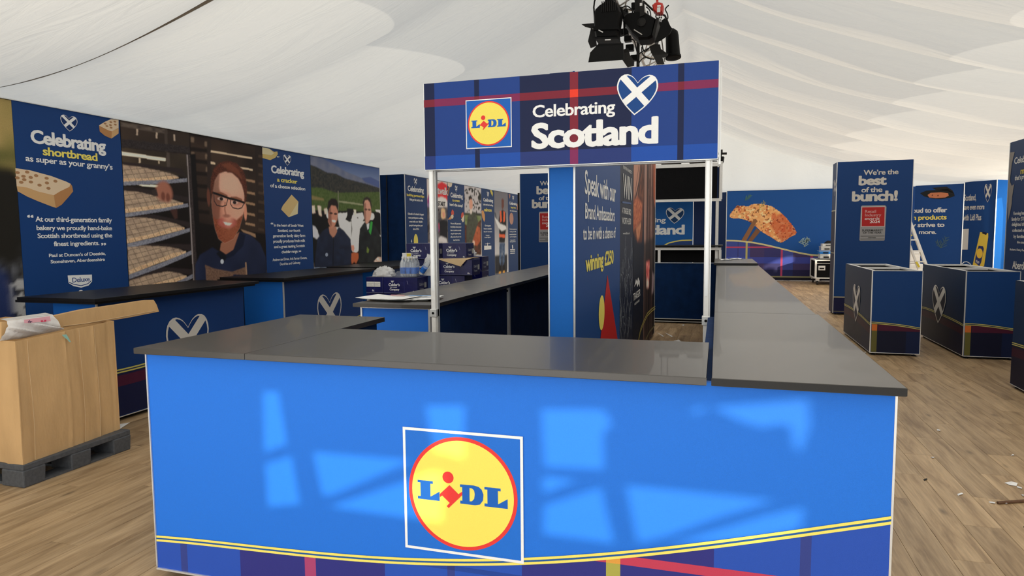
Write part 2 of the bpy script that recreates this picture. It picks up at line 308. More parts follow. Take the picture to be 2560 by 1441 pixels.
class Paint:
    """a printed photograph: coloured cells on the board, painted in layers"""
    def __init__(s, pl, u0, u1, v0, v1, d, col, gain=1.25):
        s.pl = pl; s.nu = int((u1-u0)/d)+1; s.nv = int((v1-v0)/d)+1; s.b = (u0, u1, v0, v1); s.g = gain
        s.U, s.V = np.meshgrid(np.linspace(u0, u1, s.nu), np.linspace(v0, v1, s.nv)); s.C = np.zeros((s.nv, s.nu, 3)); s.C[:] = np.array(lin(col))
        s.M = None
    def col(s, c): return np.array(lin(c))
    def mask(s, pts):
        x, y = s.U, s.V; m = np.zeros(x.shape, bool); n = len(pts)
        for i in range(n):
            (x0, y0), (x1, y1) = pts[i], pts[(i+1) % n]
            if y0 == y1: continue
            cnd = ((y0 > y) != (y1 > y)); m ^= cnd & (x < (x1-x0)*(y-y0)/(y1-y0)+x0)
        return m.astype(float)
    def soft(s, m, n):
        for _ in range(n):
            m = (m+np.roll(m, 1, 0)+np.roll(m, -1, 0)+np.roll(m, 1, 1)+np.roll(m, -1, 1))/5
        return m
    def noise(s, sx, sy=None, seed=1):
        sy = sy or sx; r = np.random.RandomState(seed); a = int((s.b[1]-s.b[0])/sx)+3; b = int((s.b[3]-s.b[2])/sy)+3; g = r.rand(b, a)
        fx = (s.U-s.b[0])/sx; fy = (s.V-s.b[2])/sy; ix = fx.astype(int); iy = fy.astype(int); tx = fx-ix; ty = fy-iy; tx = tx*tx*(3-2*tx); ty = ty*ty*(3-2*ty)
        return (g[iy, ix]*(1-tx)+g[iy, ix+1]*tx)*(1-ty)+(g[iy+1, ix]*(1-tx)+g[iy+1, ix+1]*tx)*ty
    def put(s, m, c, a=1.):
        if s.M is not None: m = m*s.M
        m = (m*a)[..., None]; s.C = s.C*(1-m)+s.col(c)*m; return s
    def fill(s, pts, c, soft=0, a=1., tex=None, c2=None):
        m = s.soft(s.mask(pts), soft+1)
        s.put(m, c, a)
        if tex is not None:
            if c2 is not None: s.put(m*tex, c2, a)
            else: s.C *= (1-m*.6*tex)[..., None]
        return s
    def ell(s, u, v, ru, rv, c, a=1., soft=.25, rot=0.):
        dx, dy = s.U-u, s.V-v; x = dx*math.cos(rot)+dy*math.sin(rot); y = -dx*math.sin(rot)+dy*math.cos(rot); r = np.sqrt((x/ru)**2+(y/rv)**2)
        return s.put(np.clip((1-r)/soft+.5, 0, 1), c, a)
    def stroke(s, pts, w, c, a=1.):
        m = np.zeros(s.U.shape)
        for (x0, y0), (x1, y1) in zip(pts[:-1], pts[1:]):
            L2 = (x1-x0)**2+(y1-y0)**2+1e-9; t = np.clip(((s.U-x0)*(x1-x0)+(s.V-y0)*(y1-y0))/L2, 0, 1); d = np.hypot(s.U-x0-t*(x1-x0), s.V-y0-t*(y1-y0)); m = np.maximum(m, np.clip((w/2-d)/(w*.3)+.5, 0, 1))
        return s.put(m, c, a)
    def grad(s, v0, v1, c0, c1, m=None):
        t = np.clip((s.V-v0)/(v1-v0), 0, 1)[..., None]; g = s.col(c0)*(1-t)+s.col(c1)*t
        if m is None: s.C = g
        else: s.C = s.C*(1-m[..., None])+g*m[..., None]
        return s
    def build(s, name, parent, k=.0015, label=None):
        A, u, n = np.array(s.pl.A), np.array(s.pl.u), np.array(s.pl.n); P = A+u*s.U[..., None]+np.array((0, 0, 1.))*s.V[..., None]+n*(s.pl.off+k)
        i = np.arange(s.nv*s.nu).reshape(s.nv, s.nu); q = np.stack([i[:-1, :-1], i[:-1, 1:], i[1:, 1:], i[1:, :-1]], -1).reshape(-1, 4)
        me = bpy.data.meshes.new(name); me.vertices.add(s.nv*s.nu); me.vertices.foreach_set('co', P.reshape(-1).astype(np.float32))
        me.loops.add(q.size); me.loops.foreach_set('vertex_index', q.reshape(-1).astype(np.int32)); me.polygons.add(len(q)); me.polygons.foreach_set('loop_start', np.arange(0, q.size, 4, dtype=np.int32)); me.update(calc_edges=True); me.validate()
        ca = me.color_attributes.new('Col', 'FLOAT_COLOR', 'POINT'); C = np.concatenate([np.clip(s.C*s.g, 0, .95), np.ones(s.C.shape[:2]+(1,))], -1); ca.data.foreach_set('color', C.reshape(-1).astype(np.float32))
        me.materials.append(M_photo); o = bpy.data.objects.new(name, me); COL.objects.link(o); o.parent = parent
        if label: o['label'] = label
        return o

# ================================================================== THE SETTING
# ------------------------------------------------------------------ floor
fl = struct(MB().box((-8.7, -2.3, -.06), (8.4, 24, -.004)).build('floor', M_sub))
PW, PLN_L = .185, 1.22
def plank_mesh(n):
    w, l = PW/2-.0004, PLN_L/2-.0004; e = .0008
    mb = MB(); mb.add([(-w, -l, -.004), (w, -l, -.004), (w, l, -.004), (-w, l, -.004), (-w+e, -l+e, 0), (w-e, -l+e, 0), (w-e, l-e, 0), (-w+e, l-e, 0)],
                      [(4, 5, 6, 7), (0, 1, 5, 4), (1, 2, 6, 5), (2, 3, 7, 6), (3, 0, 4, 7)])
    me = bpy.data.meshes.new(n); me.from_pydata(mb.v, [], mb.f); me.materials.append(M_wood); return me, mb
pm, pmb = plank_mesh('plank'); rest = MB(); spots = []
for i in range(-46, 46):
    X = (i+.5)*PW; sh = (i*.37 % 1)*PLN_L
    for j in range(-3, 20):
        Y = j*PLN_L+sh+.3
        if Y < -1.6 or Y > 23.3 or not -8.4 < X < 8.2: continue
        seen = (.5 < X < 3.0 and 1.2 < Y < 12.5) or (3 <= X < 4.1 and 4 < Y < 9.6) or (-5.35 < X < -2.45 and 1.6 < Y < 5.4) or (-1.2 < X < .05 and 9.6 < Y < 12)
        spots.append((0 if seen else 1, math.hypot(X, Y), X, Y))
spots.sort()
for k, (s_, d_, X, Y) in enumerate(spots):
    if k < 296:
        o = bpy.data.objects.new('plank', pm); COL.objects.link(o); o.parent = fl; o.location = (X, Y, 0)
    else: rest.add([(x+X, y+Y, z) for x, y, z in pmb.v], pmb.f, k)
me = bpy.data.meshes.new('plank_field'); me.from_pydata(rest.v, [], rest.f); at = me.attributes.new('pick', 'FLOAT', 'FACE'); at.data.foreach_set('value', [(c*.6180339) % 1 for c in rest.c])
me.materials.append(M_wood); o = bpy.data.objects.new('plank_field', me); COL.objects.link(o); o.parent = fl; o['kind'] = 'stuff'

# ------------------------------------------------------------------ draped roof liner
XR, ZR, SL, SAG, SR, SAGR = -.58, 5.4, 2.237, .822, 2.389, .435
def roof(X):
    t = abs(X-XR)/8.
    return ZR-(SL if X < XR else SR)*t-(SAG if X < XR else SAGR)*4*t*(1-t)
SEAMS = [-2.7, -.8, 1.1, 3.0, 4.85, 6.82, 8.8, 10.3, 11.75, 13.45, 15.4, 17.45, 19.5, 21.5, 23.55]
def drape():
    m = bpy.data.materials.new('white_liner_cloth'); m.use_nodes = True; nt = m.node_tree; N = nt.nodes; L = nt.links; N.remove(N['Principled BSDF'])
    d = N.new('ShaderNodeBsdfDiffuse'); t = N.new('ShaderNodeBsdfTranslucent'); d.inputs[0].default_value = (.80, .76, .655, 1); t.inputs[0].default_value = (.72, .68, .60, 1)
    ms = N.new('ShaderNodeMixShader'); ms.inputs[0].default_value = .35; L.new(d.outputs[0], ms.inputs[1]); L.new(t.outputs[0], ms.inputs[2]); L.new(ms.outputs[0], N['Material Output'].inputs[0])
    geo = N.new('ShaderNodeNewGeometry'); mp = N.new('ShaderNodeMapping'); mp.inputs['Scale'].default_value = (.55, 3.2, 1); mp.inputs['Rotation'].default_value = (0, 0, .25); L.new(geo.outputs['Position'], mp.inputs[0])
    n = N.new('ShaderNodeTexNoise'); n.inputs['Scale'].default_value = 1.5; n.inputs['Detail'].default_value = 5; n.inputs['Distortion'].default_value = 1.2; L.new(mp.outputs[0], n.inputs[0])
    b = N.new('ShaderNodeBump'); b.inputs['Distance'].default_value = .10; b.inputs['Strength'].default_value = .30; L.new(n.outputs[0], b.inputs['Height'])
    L.new(b.outputs[0], d.inputs['Normal']); L.new(b.outputs[0], t.inputs['Normal'])
    return m
M_liner = drape()
cm = MB(); XS = [-8.7+17.03*i/90 for i in range(91)]; rows = []
for k, (a, b) in enumerate(zip(SEAMS[:-1], SEAMS[1:])):
    for q in range(14): rows.append((k, a+(b-a)*q/14., q/14.))
rows.append((len(SEAMS)-2, SEAMS[-1], 1.))
for k, Y, t in rows:
    for X in XS:
        e = min(1, max(0, 1-((X-XR)/8.6)**2)); wob = .018*math.sin(X*2.1+k*1.7)*math.sin(math.pi*t)
        cm.v.append((X, Y+.05*math.sin(X*1.3+k), roof(X)-.29*(.35+.65*e)*4*t*(1-t)**.8+wob))
n = len(XS)
cm.f = [(i*n+j, (i+1)*n+j, (i+1)*n+j+1, i*n+j+1) for i in range(len(rows)-1) for j in range(n-1)]; cm.c = [None]*len(cm.f)
ce = struct(cm.build('ceiling', M_liner, smooth=False, recalc=False)); ce.data.polygons.foreach_set('use_smooth', [True]*len(ce.data.polygons))
M_seam = mat('liner_seam_tape', (.30, .26, .20), .8, noise=(10, .1))
def seam(Y, x0, x1, w, dz=.0):
    mb = MB(); k = SEAMS.index(Y); P = []
    for i in range(41):
        X = x0+(x1-x0)*i/40.; P.append((X, Y+.05*math.sin(X*1.3+k), roof(X)-.012-dz))
    for p, q in zip(P[:-1], P[1:]): mb.bar(p, q, w, .012)
    mb.build('seam_strip', M_seam, ce)
seam(4.85, -8.5, -2.2, .07, .02); seam(11.75, 1.1, 2.3, .04); seam(11.75, -.5, 1.1, .018); seam(10.3, .2, 3.0, .012)
# tent walls
def wallwithholes(name, ax, val, outer, holes, m=M_pvc):
    loops = [outer]+holes; tri = tessellate_polygon([[Vector((p[0], p[1], 0)) for p in l] for l in loops]); flat = [p for l in loops for p in l]
    vs = [((val, a, b) if ax == 'X' else (a, val, b)) for a, b in flat]; return struct(MB().add(vs, [tuple(t) for t in tri]).build(name, m, recalc=False))
def gable(Y): return [(-8.65, 0), (8.35, 0)]+[(x, roof(x)+.05) for x in [8.35-17*i/24 for i in range(25)]]
wl = struct(MB().box((-8.72, -2.3, 0), (-8.66, 23.8, 3.3)).build('wall_left', M_pvc))
gb = MB(); xs = [-8.65+17*i/120 for i in range(121)]       # pleated gable curtain
for zi in range(13):
    for i, x in enumerate(xs): gb.v.append((x, 23.5+.05*math.sin(x*5.1+.6*math.sin(x*1.7))*(1-.4*zi/12), (roof(x)+.05)*zi/12))
gb.f = [(r*121+i, r*121+i+1, (r+1)*121+i+1, (r+1)*121+i) for r in range(12) for i in range(120)]; gb.c = [None]*len(gb.f)
wb = struct(gb.build('wall_back', M_liner, smooth=True, recalc=False))
# the entrance wall behind the photographer, holes cut to shape the sun patches on the counter
H1 = [[(0.843,1.845),(0.919,1.85),(0.952,1.624),(0.837,1.579)],[(0.84,1.523),(0.973,1.571),(1.006,1.363),(0.844,1.333)],[(1.082,1.599),(1.542,1.605),(1.172,1.424),(1.122,1.414)],[(1.154,1.367),(1.521,1.517),(1.61,1.564),(1.675,1.57),(1.668,1.367),(1.525,1.364)],[(1.608,1.835),(1.774,1.847),(1.767,1.636),(1.641,1.655)]]
H2 = [[(2.087,1.854),(2.319,1.869),(2.353,1.82),(2.317,1.777),(2.323,1.645),(2.097,1.633)],[(2.091,1.592),(2.218,1.593),(2.092,1.527)],[(2.096,1.48),(2.313,1.572),(2.329,1.494),(2.362,1.366),(2.091,1.367)],[(2.406,1.59),(2.915,1.591),(2.727,1.507),(2.544,1.414),(2.45,1.379)],[(2.565,1.39),(2.897,1.537),(3.01,1.576),(2.999,1.501),(2.845,1.44)],[(2.707,1.905),(3.013,1.953),(3.02,1.862),(2.992,1.764),(2.972,1.792),(2.964,1.855),(2.922,1.862),(2.874,1.845),(2.801,1.862)],[(2.631,1.871),(2.649,1.898),(2.687,1.908),(2.665,1.883)]]
H3 = [[(1.734,1.598),(1.784,1.603),(1.754,1.419),(1.718,1.495)]]
wallwithholes('wall_front', 'Y', -2.2, [(-8.65, -.02)]+[(8.35, -.02)]+[(x, roof(x)+.1) for x in [8.35-17*i/24 for i in range(25)]], H1+H2+[[(-3.3, .42), (-1.7, .42), (-1.7, 1.0), (-3.3, 1.0)]])  # last hole added so sun on the floor bounces warm light
# right-hand side wall, holes cut to shape sun patches on back wall and floor
H4 = [[(10.986,2.85),(12.466,2.886),(12.48,2.533),(11.86,2.519),(11.556,2.522),(11.57,2.633),(11.206,2.738),(11.008,2.72)],[(13.018,2.693),(13.506,2.663),(13.621,2.555),(13.619,2.439),(13.024,2.55)],[(19.71,2.754),(19.963,2.742),(20.028,2.373),(20.036,1.152),(20.025,0.779),(19.788,0.834)],[(9.506,2.209),(10.869,1.838),(8.679,1.923),(6.879,2.186)]]
wallwithholes('wall_right', 'X', 8.3, [(-2.2, -.02), (23.6, -.02), (23.6, 3.3), (-2.2, 3.3)], H4)

# ================================================================== THE BIG FURNITURE
# ------------------------------------------------------------------ U-shaped service counter
HC = 1.098; TH = .028; ZT = HC-TH
def counter_front(t):
    pl = PLN['MC']; MU = 2.5-2.5
    u0, u1 = .004, 3.062
    board('front_panel', pl, u0, u1, .045, ZT, LBLUE, t, .03)
    a = Art(pl)
    top = [(0.004,0.201),(0.449,0.22),(0.917,0.239),(1.232,0.265),(1.563,0.307),(1.799,0.341),(2.107,0.394),(2.348,0.455),(2.576,0.519),(2.738,0.567),(2.868,0.606),(2.968,0.634),(3.064,0.649)]
    crv = resample(top, 90); crv[0] = (u0, crv[0][1]); crv[-1] = (u1, crv[-1][1])
    B1 = (.022, .085, .47); B2 = (.035, .055, .26); N1 = (.030, .032, .22); PK = (.42, .06, .17); OL = (.42, .40, .08)
    xs = [0.002,0.142,0.18,0.472,0.808,0.863,1.195,1.476,1.509,1.79,2.119,2.172,2.505,2.788,2.823,3.067]
    cl = [B1, B2, B1, N1, PK, N1, B1, B2, B1, N1, OL, N1, B1, B2, B1]
    st = [(xs[i], xs[i+1], cl[i]) for i in range(len(cl))]; st[0] = (u0, st[0][1], st[0][2]); st[-1] = (st[-1][0], u1, st[-1][2])
    zb = [0.4,0.365]
    cells(a, crv, .045, st, [(zb[1], zb[0], lambda q: (.55, .05, .10) if q != OL else (.75, .35, .06)), (zb[1]-.12, zb[1]-.10, lambda q: mixc(q, (.01, .02, .1), .4))], .004)
    a.up(2); band(a, crv, 0, .0285, (.012, .10, .34)); a.up(); band(a, crv, 0, .0105, YEL); band(a, crv, .018, .0285, YEL)
    a.build('tartan_border', t, 'tartan border with two yellow lines')
    b = Art(pl, .004); b.logo(1.293, .315, .506, .022, (.014, .16, .66)); b.build('logo', t, 'square logo with a yellow disc')
    mb = MB(); P = pl.p
    mb.bar(P(u0, .042, .003), P(u1, .042, .003), .012, .008); mb.bar(P(u0, .05, .003), P(u0, ZT, .003), .006, .006); mb.build('trim_strip', M_alu, t)
    mb = MB(); mb.bar(P(u1+.002, .045, -.008), P(u1+.002, ZT, -.008), .007, .02); mb.build('corner_profile', M_alu, t)
t = thing('service_counter', 'bright blue front counter with the big yellow disc logo and tartan lower border', 'counter', (-.96, 2.7, 0))
counter_front(t)
def carc(t, x0, y0, x1, y1, z0=.04, z1=None, name='carcass', m=M_navy, th=.03): return MB().box((x0, y0, z0), (x1, y1, z1 or ZT), None).build(name, m, t)
MB().box((-2.49, 2.45, .045), (-1.95, 3.58, ZT)).build('left_carcass', M_navy, t)
MB().box((-1.95, 2.45, .045), (-.05, 3.06, ZT)).build('middle_carcass', M_navy, t)
MB().box((-.05, 2.45, .045), (.562, 4.29, ZT)).build('right_carcass', M_navy, t)
# left side skin, bright blue
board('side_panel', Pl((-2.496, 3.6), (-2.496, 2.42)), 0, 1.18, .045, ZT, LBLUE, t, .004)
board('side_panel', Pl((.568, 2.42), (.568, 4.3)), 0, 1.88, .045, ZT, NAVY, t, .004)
def foot(x, y, t, r=.03, h=.045):
    MB().lathe((x, y, 0), [(r, 0), (r, .008), (.012, .014), (.012, h)], 14).build('foot', M_rub, t)
for x, y in ((-2.44, 2.50), (-.4, 2.52), (.5, 2.52), (-2.42, 3.5), (.48, 4.2)): foot(x, y, t)
def worktop(label, x0, y0, x1, y1, z=HC, group=None, m=None, th=TH, steps=False):
    t = thing('worktop', label, 'worktop', ((x0+x1)/2, (y0+y1)/2, z-th), group)
    MB().box((x0, y0, z-th), (x1, y1, z)).build('board', m or M_lam, t, bevel=.0015)
    if steps: MB().box((x0+.01, y0+.02, z-th-.018), (x1-.02, y1-.02, z-th+.001)).build('sub_board', M_lamb, t)
    e = .0012; MB().box((x0-e, y0-e, z-th+.002), (x1+e, y0+.004, z-.002)).build('edge_band', M_edge if x0 > -.1 else M_lam, t)
    return t
worktop('dark charcoal worktop on the left end of the bright blue front counter', -2.508, 2.358, -1.916, 3.62)
worktop('long dark worktop along the middle of the bright blue front counter', -1.911, 2.358, -.030, 3.121)
worktop('near right worktop with a pale sheen, beside the gap at the right post', -.012, 2.358, .580, 4.315)
worktop('long far right worktop running back to the raised end unit', -.012, 4.321, .566, 10.2)
t = thing('counter_run', 'long navy counter run under the far right worktop', 'counter', (.27, 7.2, 0))
MB().box((.0, 4.32, .045), (.552, 10.2, ZT)).build('carcass', M_navy, t)
board('side_panel', Pl((.555, 4.33), (.555, 10.2)), 0, 5.87, .045, ZT, NAVY, t, .003)
for y in (4.5, 7.2, 10): foot(.4, y, t); foot(.1, y, t)
t = thing('end_unit', 'small raised unit with a beige sheened top at the far end of the right counter', 'counter', (.27, 11.2, 0))
MB().box((-.03, 10.24, .04), (.54, 11.8, 1.10)).build('carcass', M_navy, t); MB().box((-.045, 10.22, 1.10), (.555, 11.82, 1.13)).build('top_board', M_lam, t, bevel=.002); MB().box((-.047, 10.217, 1.101), (.557, 10.222, 1.129)).build('edge_band', M_edge, t)
t = thing('paper_sheets', 'crumpled white paper lying on the small raised end unit', 'paper', (.2, 11.3, 1.13))
mb = MB()
for k, (x, y, a) in enumerate([(.13, 11.2, .3), (.30, 11.5, -.4)]):
    c_, s_ = math.cos(a), math.sin(a); vs = [(x+(i-2)*.045*c_-(j-1)*.08*s_, y+(i-2)*.045*s_+(j-1)*.08*c_, 1.135+.018*abs(math.sin(i*1.9+j+k*2))) for j in range(3) for i in range(5)]
    mb.add(vs, [(j*5+i, j*5+i+1, j*5+i+6, j*5+i+5) for j in range(2) for i in range(4)])
mb.build('sheet', M_paper, t)
# ------------------------------------------------------------------ inner left counter behind it
t = thing('inner_counter', 'inner counter behind the left of the front counter, bright blue end panel', 'counter', (-2.2, 7, 0))
MB().box((-2.47, 4.40, .045), (-1.955, 6.20, ZT)).build('carcass', M_navy, t); MB().box((-2.47, 6.20, .045), (-2.0, 10.3, ZT)).build('carcass', M_navy, t)
board('end_panel', Pl((-2.495, 4.37), (-1.96, 4.37)), 0, .535, .045, ZT-.004, LBLUE, t, .03)
mb = MB(); mb.bar((-2.497, 4.362, .045), (-2.497, 4.362, ZT), .012); mb.bar((-1.955, 4.365, .045), (-1.955, 4.365, ZT), .016); mb.bar((-2.497, 4.362, ZT-.006), (-1.955, 4.362, ZT-.006), .009); mb.build('end_trim', M_alu, t)
for y in (6.22, 8.15):
    lg = MB().box((-1.975, y-.022, .0), (-1.93, y+.022, ZT)).build('leg', M_alu, t, bevel=.003); MB().lathe((-1.952, y-.0225, ZT-.035), [(.012, 0), (.012, .004)], 10, axis=(0, -1, 0)).build('lock_hole', M_black, lg)
for lb, y0, y1 in (('inner counter worktop nearest the front, with papers lying on it', 4.30, 6.222), ('second inner counter worktop, beside the stacked cartons', 6.228, 8.14), ('farthest inner counter worktop, running behind the tall promo panel', 8.146, 10.3)):
    worktop(lb, -2.530, y0, -1.918, y1)
mb = MB(); t = thing('paper_sheets', 'fanned stack of white printed leaflets on the near end of the inner counter', 'paper', (-2.33, 4.65, HC))
FAN = [(-2.27, 4.66, .10), (-2.33, 4.64, .02), (-2.36, 4.62, -.06), (-2.22, 4.65, .16), (-2.39, 4.60, -.12)]
for k, (x, y, a) in enumerate(FAN):
    c_, s_ = math.cos(a), math.sin(a); w, h = .21, .148
    f = lambda i, j: (x+i*w*c_-j*h*s_, y+i*w*s_+j*h*c_, HC+.003+.0035*k+(.006 if abs(i) > .9 else 0))
    g = MB(); vs = [f(i, j) for j in (-1, 1) for i in (-1, -.5, 0, .5, 1)]; g.add(vs, [(i, i+1, i+6, i+5) for i in range(4)]); g.add([(a_, b_, c2-.0025) for a_, b_, c2 in vs], [(i+5, i+6, i+1, i) for i in range(4)]); g.build('leaflet', M_paper, t, recalc=False)
mb = MB(); z = HC+.003+.0035*4+.008; mb.add([(-2.43, 4.69, z), (-2.31, 4.69, z), (-2.32, 4.73, z), (-2.44, 4.73, z)], [(0, 1, 2, 3)], (.75, .25, .24)); mb.add([(-2.28, 4.69, z), (-2.07, 4.69, z), (-2.09, 4.74, z), (-2.28, 4.74, z)], [(0, 1, 2, 3)], (.12, .33, .68)); mb.build('printed_bar', M_print, t, recalc=False)

# ------------------------------------------------------------------ overhead sign on two posts
t = thing('overhead_sign', 'tartan overhead sign with logo and large white slogan on two metal posts', 'sign', (-.96, 4.3, 0))
pl = PLN['BN']; LU = 1.907
hd = MB().box((-1.912, 4.2485, 2.032), (-.010, 4.31, 2.606)).build('header_box', M_print if 0 else M_navy, t)
a = Art(pl, .0008); NV = (.006, .013, .06); BB = (.012, .05, .25); BT = (.012, .08, .42)
bx = [0.079,0.364,0.398,0.677,1.007,1.06,1.394,1.672,1.708]
cs = [NV, BB, NV, BB, NV, (.22, .018, .035), NV, BB, NV, BB]; xs = [.001]+bx+[LU-.001]
by = [2.498,2.449,2.122]
for i, cc in enumerate(cs):
    u0, u1 = xs[i], xs[i+1]; a.rect(u0, 2.033, u1, 2.605, cc)
a.up()
for i, cc in enumerate(cs):
    u0, u1 = xs[i], xs[i+1]; lt = cc == BB
    a.rect(u0, by[1], u1, by[0], (.85, .05, .02) if i == 5 else ((.22, .022, .09) if lt else (.20, .016, .035)))
    a.rect(u0, 2.033, u1, by[2], (.24, .025, .11) if i == 5 else (BT if lt else ((.02, .04, .19) if i in (4, 6) else NV if i in (2, 8) else (.018, .04, .20))))
a.build('tartan_face', t, 'blue tartan cloth face with red stripes')
b = Art(pl, .003); b.logo(.303, 2.158, .318, .018); b.build('logo', t, 'square logo with a yellow disc')
b = Art(pl, .003); b.text('Celebrating', *(0.763,1.294,2.339,0.076), WHITE, .02, .94).text('Scotland', *(0.753,1.558,2.144,0.155), WHITE, .035, .92); b.build('lettering', t, 'white slogan lettering')
hp_ = [(1.404,2.315),(1.429,2.536),(1.302,2.458),(1.553,2.466)]
b = Art(pl, .003); b.heart(hp_[0][0]+.008, hp_[0][1], hp_[3][0]-hp_[2][0], .245, -.10, (.006, .06, .25)); b.build('heart_emblem', t, 'white heart outlined with a diagonal cross')
mb = MB()
mb.bar((-1.914, 4.265, 2.030), (-.008, 4.265, 2.030), .03, .006)
mb.bar((-1.914, 4.262, 2.03), (-1.914, 4.262, 2.607), .005, .03); mb.bar((-.007, 4.27, 2.03), (-.007, 4.27, 2.607), .006, .035); mb.bar((.004, 4.32, 2.0), (.004, 4.32, 2.58), .012, .04)
mb.bar((-1.9, 4.36, 2.035), (-.01, 4.36, 2.035), .04, .02); mb.build('header_frame', M_alu, t)
def post(x, label):
    p = MB().box((x-.016, 4.262, 0), (x+.016, 4.305, 2.03)); p.build('post', M_white, t, bevel=.003)
    g = MB(); g.box((x-.009, 4.2605, 1.2), (x+.009, 4.263, 2.02)); g.box((x+.017, 4.285, 0), (x+.024, 4.32, 2.03)); g.build('post_groove', M_alu, t)
    br = MB().box((x-.024, 4.256, 1.02), (x+.024, 4.31, 1.075)).build('lock_bracket', M_alu, t, bevel=.003)
    MB().lathe((x, 4.2565, 1.048), [(.009, 0), (.009, .003)], 8, axis=(0, -1, 0)).build('lock_hole', M_black, br)
post(-1.880, ''); post(-.062, '')

# ------------------------------------------------------------------ tall promo wall behind the sign
t = thing('promo_wall', 'tall promo wall with competition text and barbecue photographs facing the right counter', 'display wall', (-1, 7.5, 0))
SH = 2.66; pl = PLN['SP']
MB().box((-1.092, 4.466, .03), (-.934, 10.48, SH)).build('wall_core', M_navy, t)
board('end_panel', Pl((-1.097, 4.453), (-.925, 4.453)), 0, .172, .03, 2.64, (.010, .16, .62), t, .012)
s1 = 2.191; s2 = 4.416; sp = 3.261
E_ = 6.03
board('blue_panel', pl, 0, s1, .03, SH, (.006, .060, .235), t, .012); board('barbecue_panel', pl, s1+.003, s2, .03, SH, (.006, .012, .035), t, .012); board('drinks_panel', pl, s2+.003, E_, .03, SH, (.010, .012, .022), t, .012)
mb = MB()
mb.bar((-.922, 4.449, .03), (-.922, 4.449, 2.64), .012); mb.bar((-1.098, 4.449, .03), (-1.098, 4.449, 2.64), .008); mb.bar((-1.098, 4.449, 2.64), (-.922, 4.449, 2.64), .012); mb.bar((-.92, 4.453+E_, .03), (-.92, 4.453+E_, SH), .012); mb.build('corner_profile', M_alu, t)
b = Art(pl, .002)
for s_, q in (('Speak with our', [(0.35,1.88,1.878,0.171)]), ('Brand Ambassadors', [(0.365,1.809,1.697,0.115)]), ('to be in with a chance of', [(0.285,1.881,1.544,0.099)])): b.text(s_, *q[0], WHITE, .012, .93)
b.text('winning £250', *(0.375,1.751,1.312,0.12), YEL, .03, .93); b.build('lettering', t, 'white and yellow competition lettering')
b = Art(pl, .002); tri = [(1.399,1.224),(2.03,0.561),(0.923,0.733)]; tri[1] = (tri[1][0], .55); tri[2] = (tri[2][0], .55)
apx, apz = tri[0]; sc = (apz-.35)/(apz-0.561)
xl, xr = [0.923,2.03]
b.poly([(apx, apz), (apx+(xr-apx)*sc, .35), (apx+(xl-apx)*sc, .35)], (.52, .012, .012)); b.up(); el = [(0.947,0.94),(1.237,0.905),(1.083,1.071),(1.086,0.779)]
b.ell((el[0][0]+el[1][0])/2, (el[2][1]+el[3][1])/2, (el[1][0]-el[0][0])/2, (el[2][1]-el[3][1])/2, YEL); b.build('geometric_shapes', t, 'red triangle and yellow ellipse')
# barbecue photograph strip
q0, q1 = sp, s2
p = Paint(pl, sp, s2, .05, SH-.01, .018, (14, 22, 40)); nz = p.noise(.12, .05, 3)
p.fill([(3.214,2.385),(4.34,2.495),(4.369,2.057),(4.199,1.477),(3.682,1.469),(3.251,1.612)], (120, 70, 50), 1, tex=nz, c2=(60, 30, 24)); p.fill([(3.263,2.39),(3.94,2.456),(3.651,2.022),(3.241,1.822)], (180, 130, 110), 2)
p.stroke([(4.141,2.393),(3.516,2.015),(3.287,1.914)], .05, (50, 30, 28)); p.stroke([(3.799,2.395),(3.335,1.961)], .03, (90, 50, 40))
p.fill([(3.235,1.941),(3.652,2.006),(4.216,1.949),(4.105,1.745),(3.535,1.643),(3.251,1.612)], (150, 70, 48), 1, tex=p.noise(.05, .02, 8), c2=(200, 120, 80)); p.fill([(3.536,1.635),(4.076,1.712),(3.893,1.531),(3.681,1.485)], (160, 90, 60), 1, tex=nz, c2=(215, 150, 110))
p.fill([(3.257,1.476),(4.362,1.44),(4.445,0.189),(3.311,0.364)], (8, 16, 34), 2); p.build('barbecue_photo', t, label='photograph of grilled meat')
p = Paint(pl, s2+.004, E_-.002, .05, SH-.01, .02, (40, 26, 26)); st = p.noise(.09, 3., 4); s2n = p.noise(.22, 1.2, 9)
p.put(st, (120, 78, 66), .8); p.put((st > .62)*1., (190, 150, 135), .55); p.put((p.noise(.07, 4., 12) < .3)*1., (14, 12, 18), .8)
top_ = [(5.565,2.577),(6.345,2.65),(6.347,2.154),(6.135,1.899),(5.711,2.123)]; p.fill(top_, (190, 105, 70), 1, tex=s2n, c2=(120, 60, 45))
p.fill([(4.41,1.457),(6.17,1.531),(6.284,-0.136),(4.498,0.147)], (18, 14, 18), 3, .85); p.fill([(4.718,1.183),(5.22,1.17),(5.17,0.813),(4.796,0.843)], (190, 40, 45), 1, tex=p.noise(.1, .05, 2), c2=(230, 150, 140))
p.fill([(4.789,0.944),(5.123,0.92),(5.093,0.819),(4.796,0.843)], (225, 215, 200), 1); p.fill([(5.64,1.003),(5.953,0.923),(5.841,0.688),(5.542,0.675)], (150, 130, 135), 1); p.build('drinks_photo', t, label='photograph of drinks with vertical streaks')
b = Art(pl, .004); WH = (.72, .72, .70)
for s_, q in (('PLAY FOR A CHANCE TO', [(2.378,3.098,2.231,0.033)]), ('WIN', [(2.368,3.087,1.945,0.244)]), ('A TRAEGER BBQ', [(2.304,3.025,1.784,0.059)]), ('WORTH £500', [(2.308,3.029,1.678,0.066)]), ('www.lidl.co.uk', [(2.38,2.916,1.571,0.024)]), ('TRAEGER', [(3.29,4.012,0.802,0.085)]), ('WOOD FIRE GRILLS', [(3.396,3.926,0.737,0.027)])):
    b.text(s_, *q[0], WH, .012, .95)
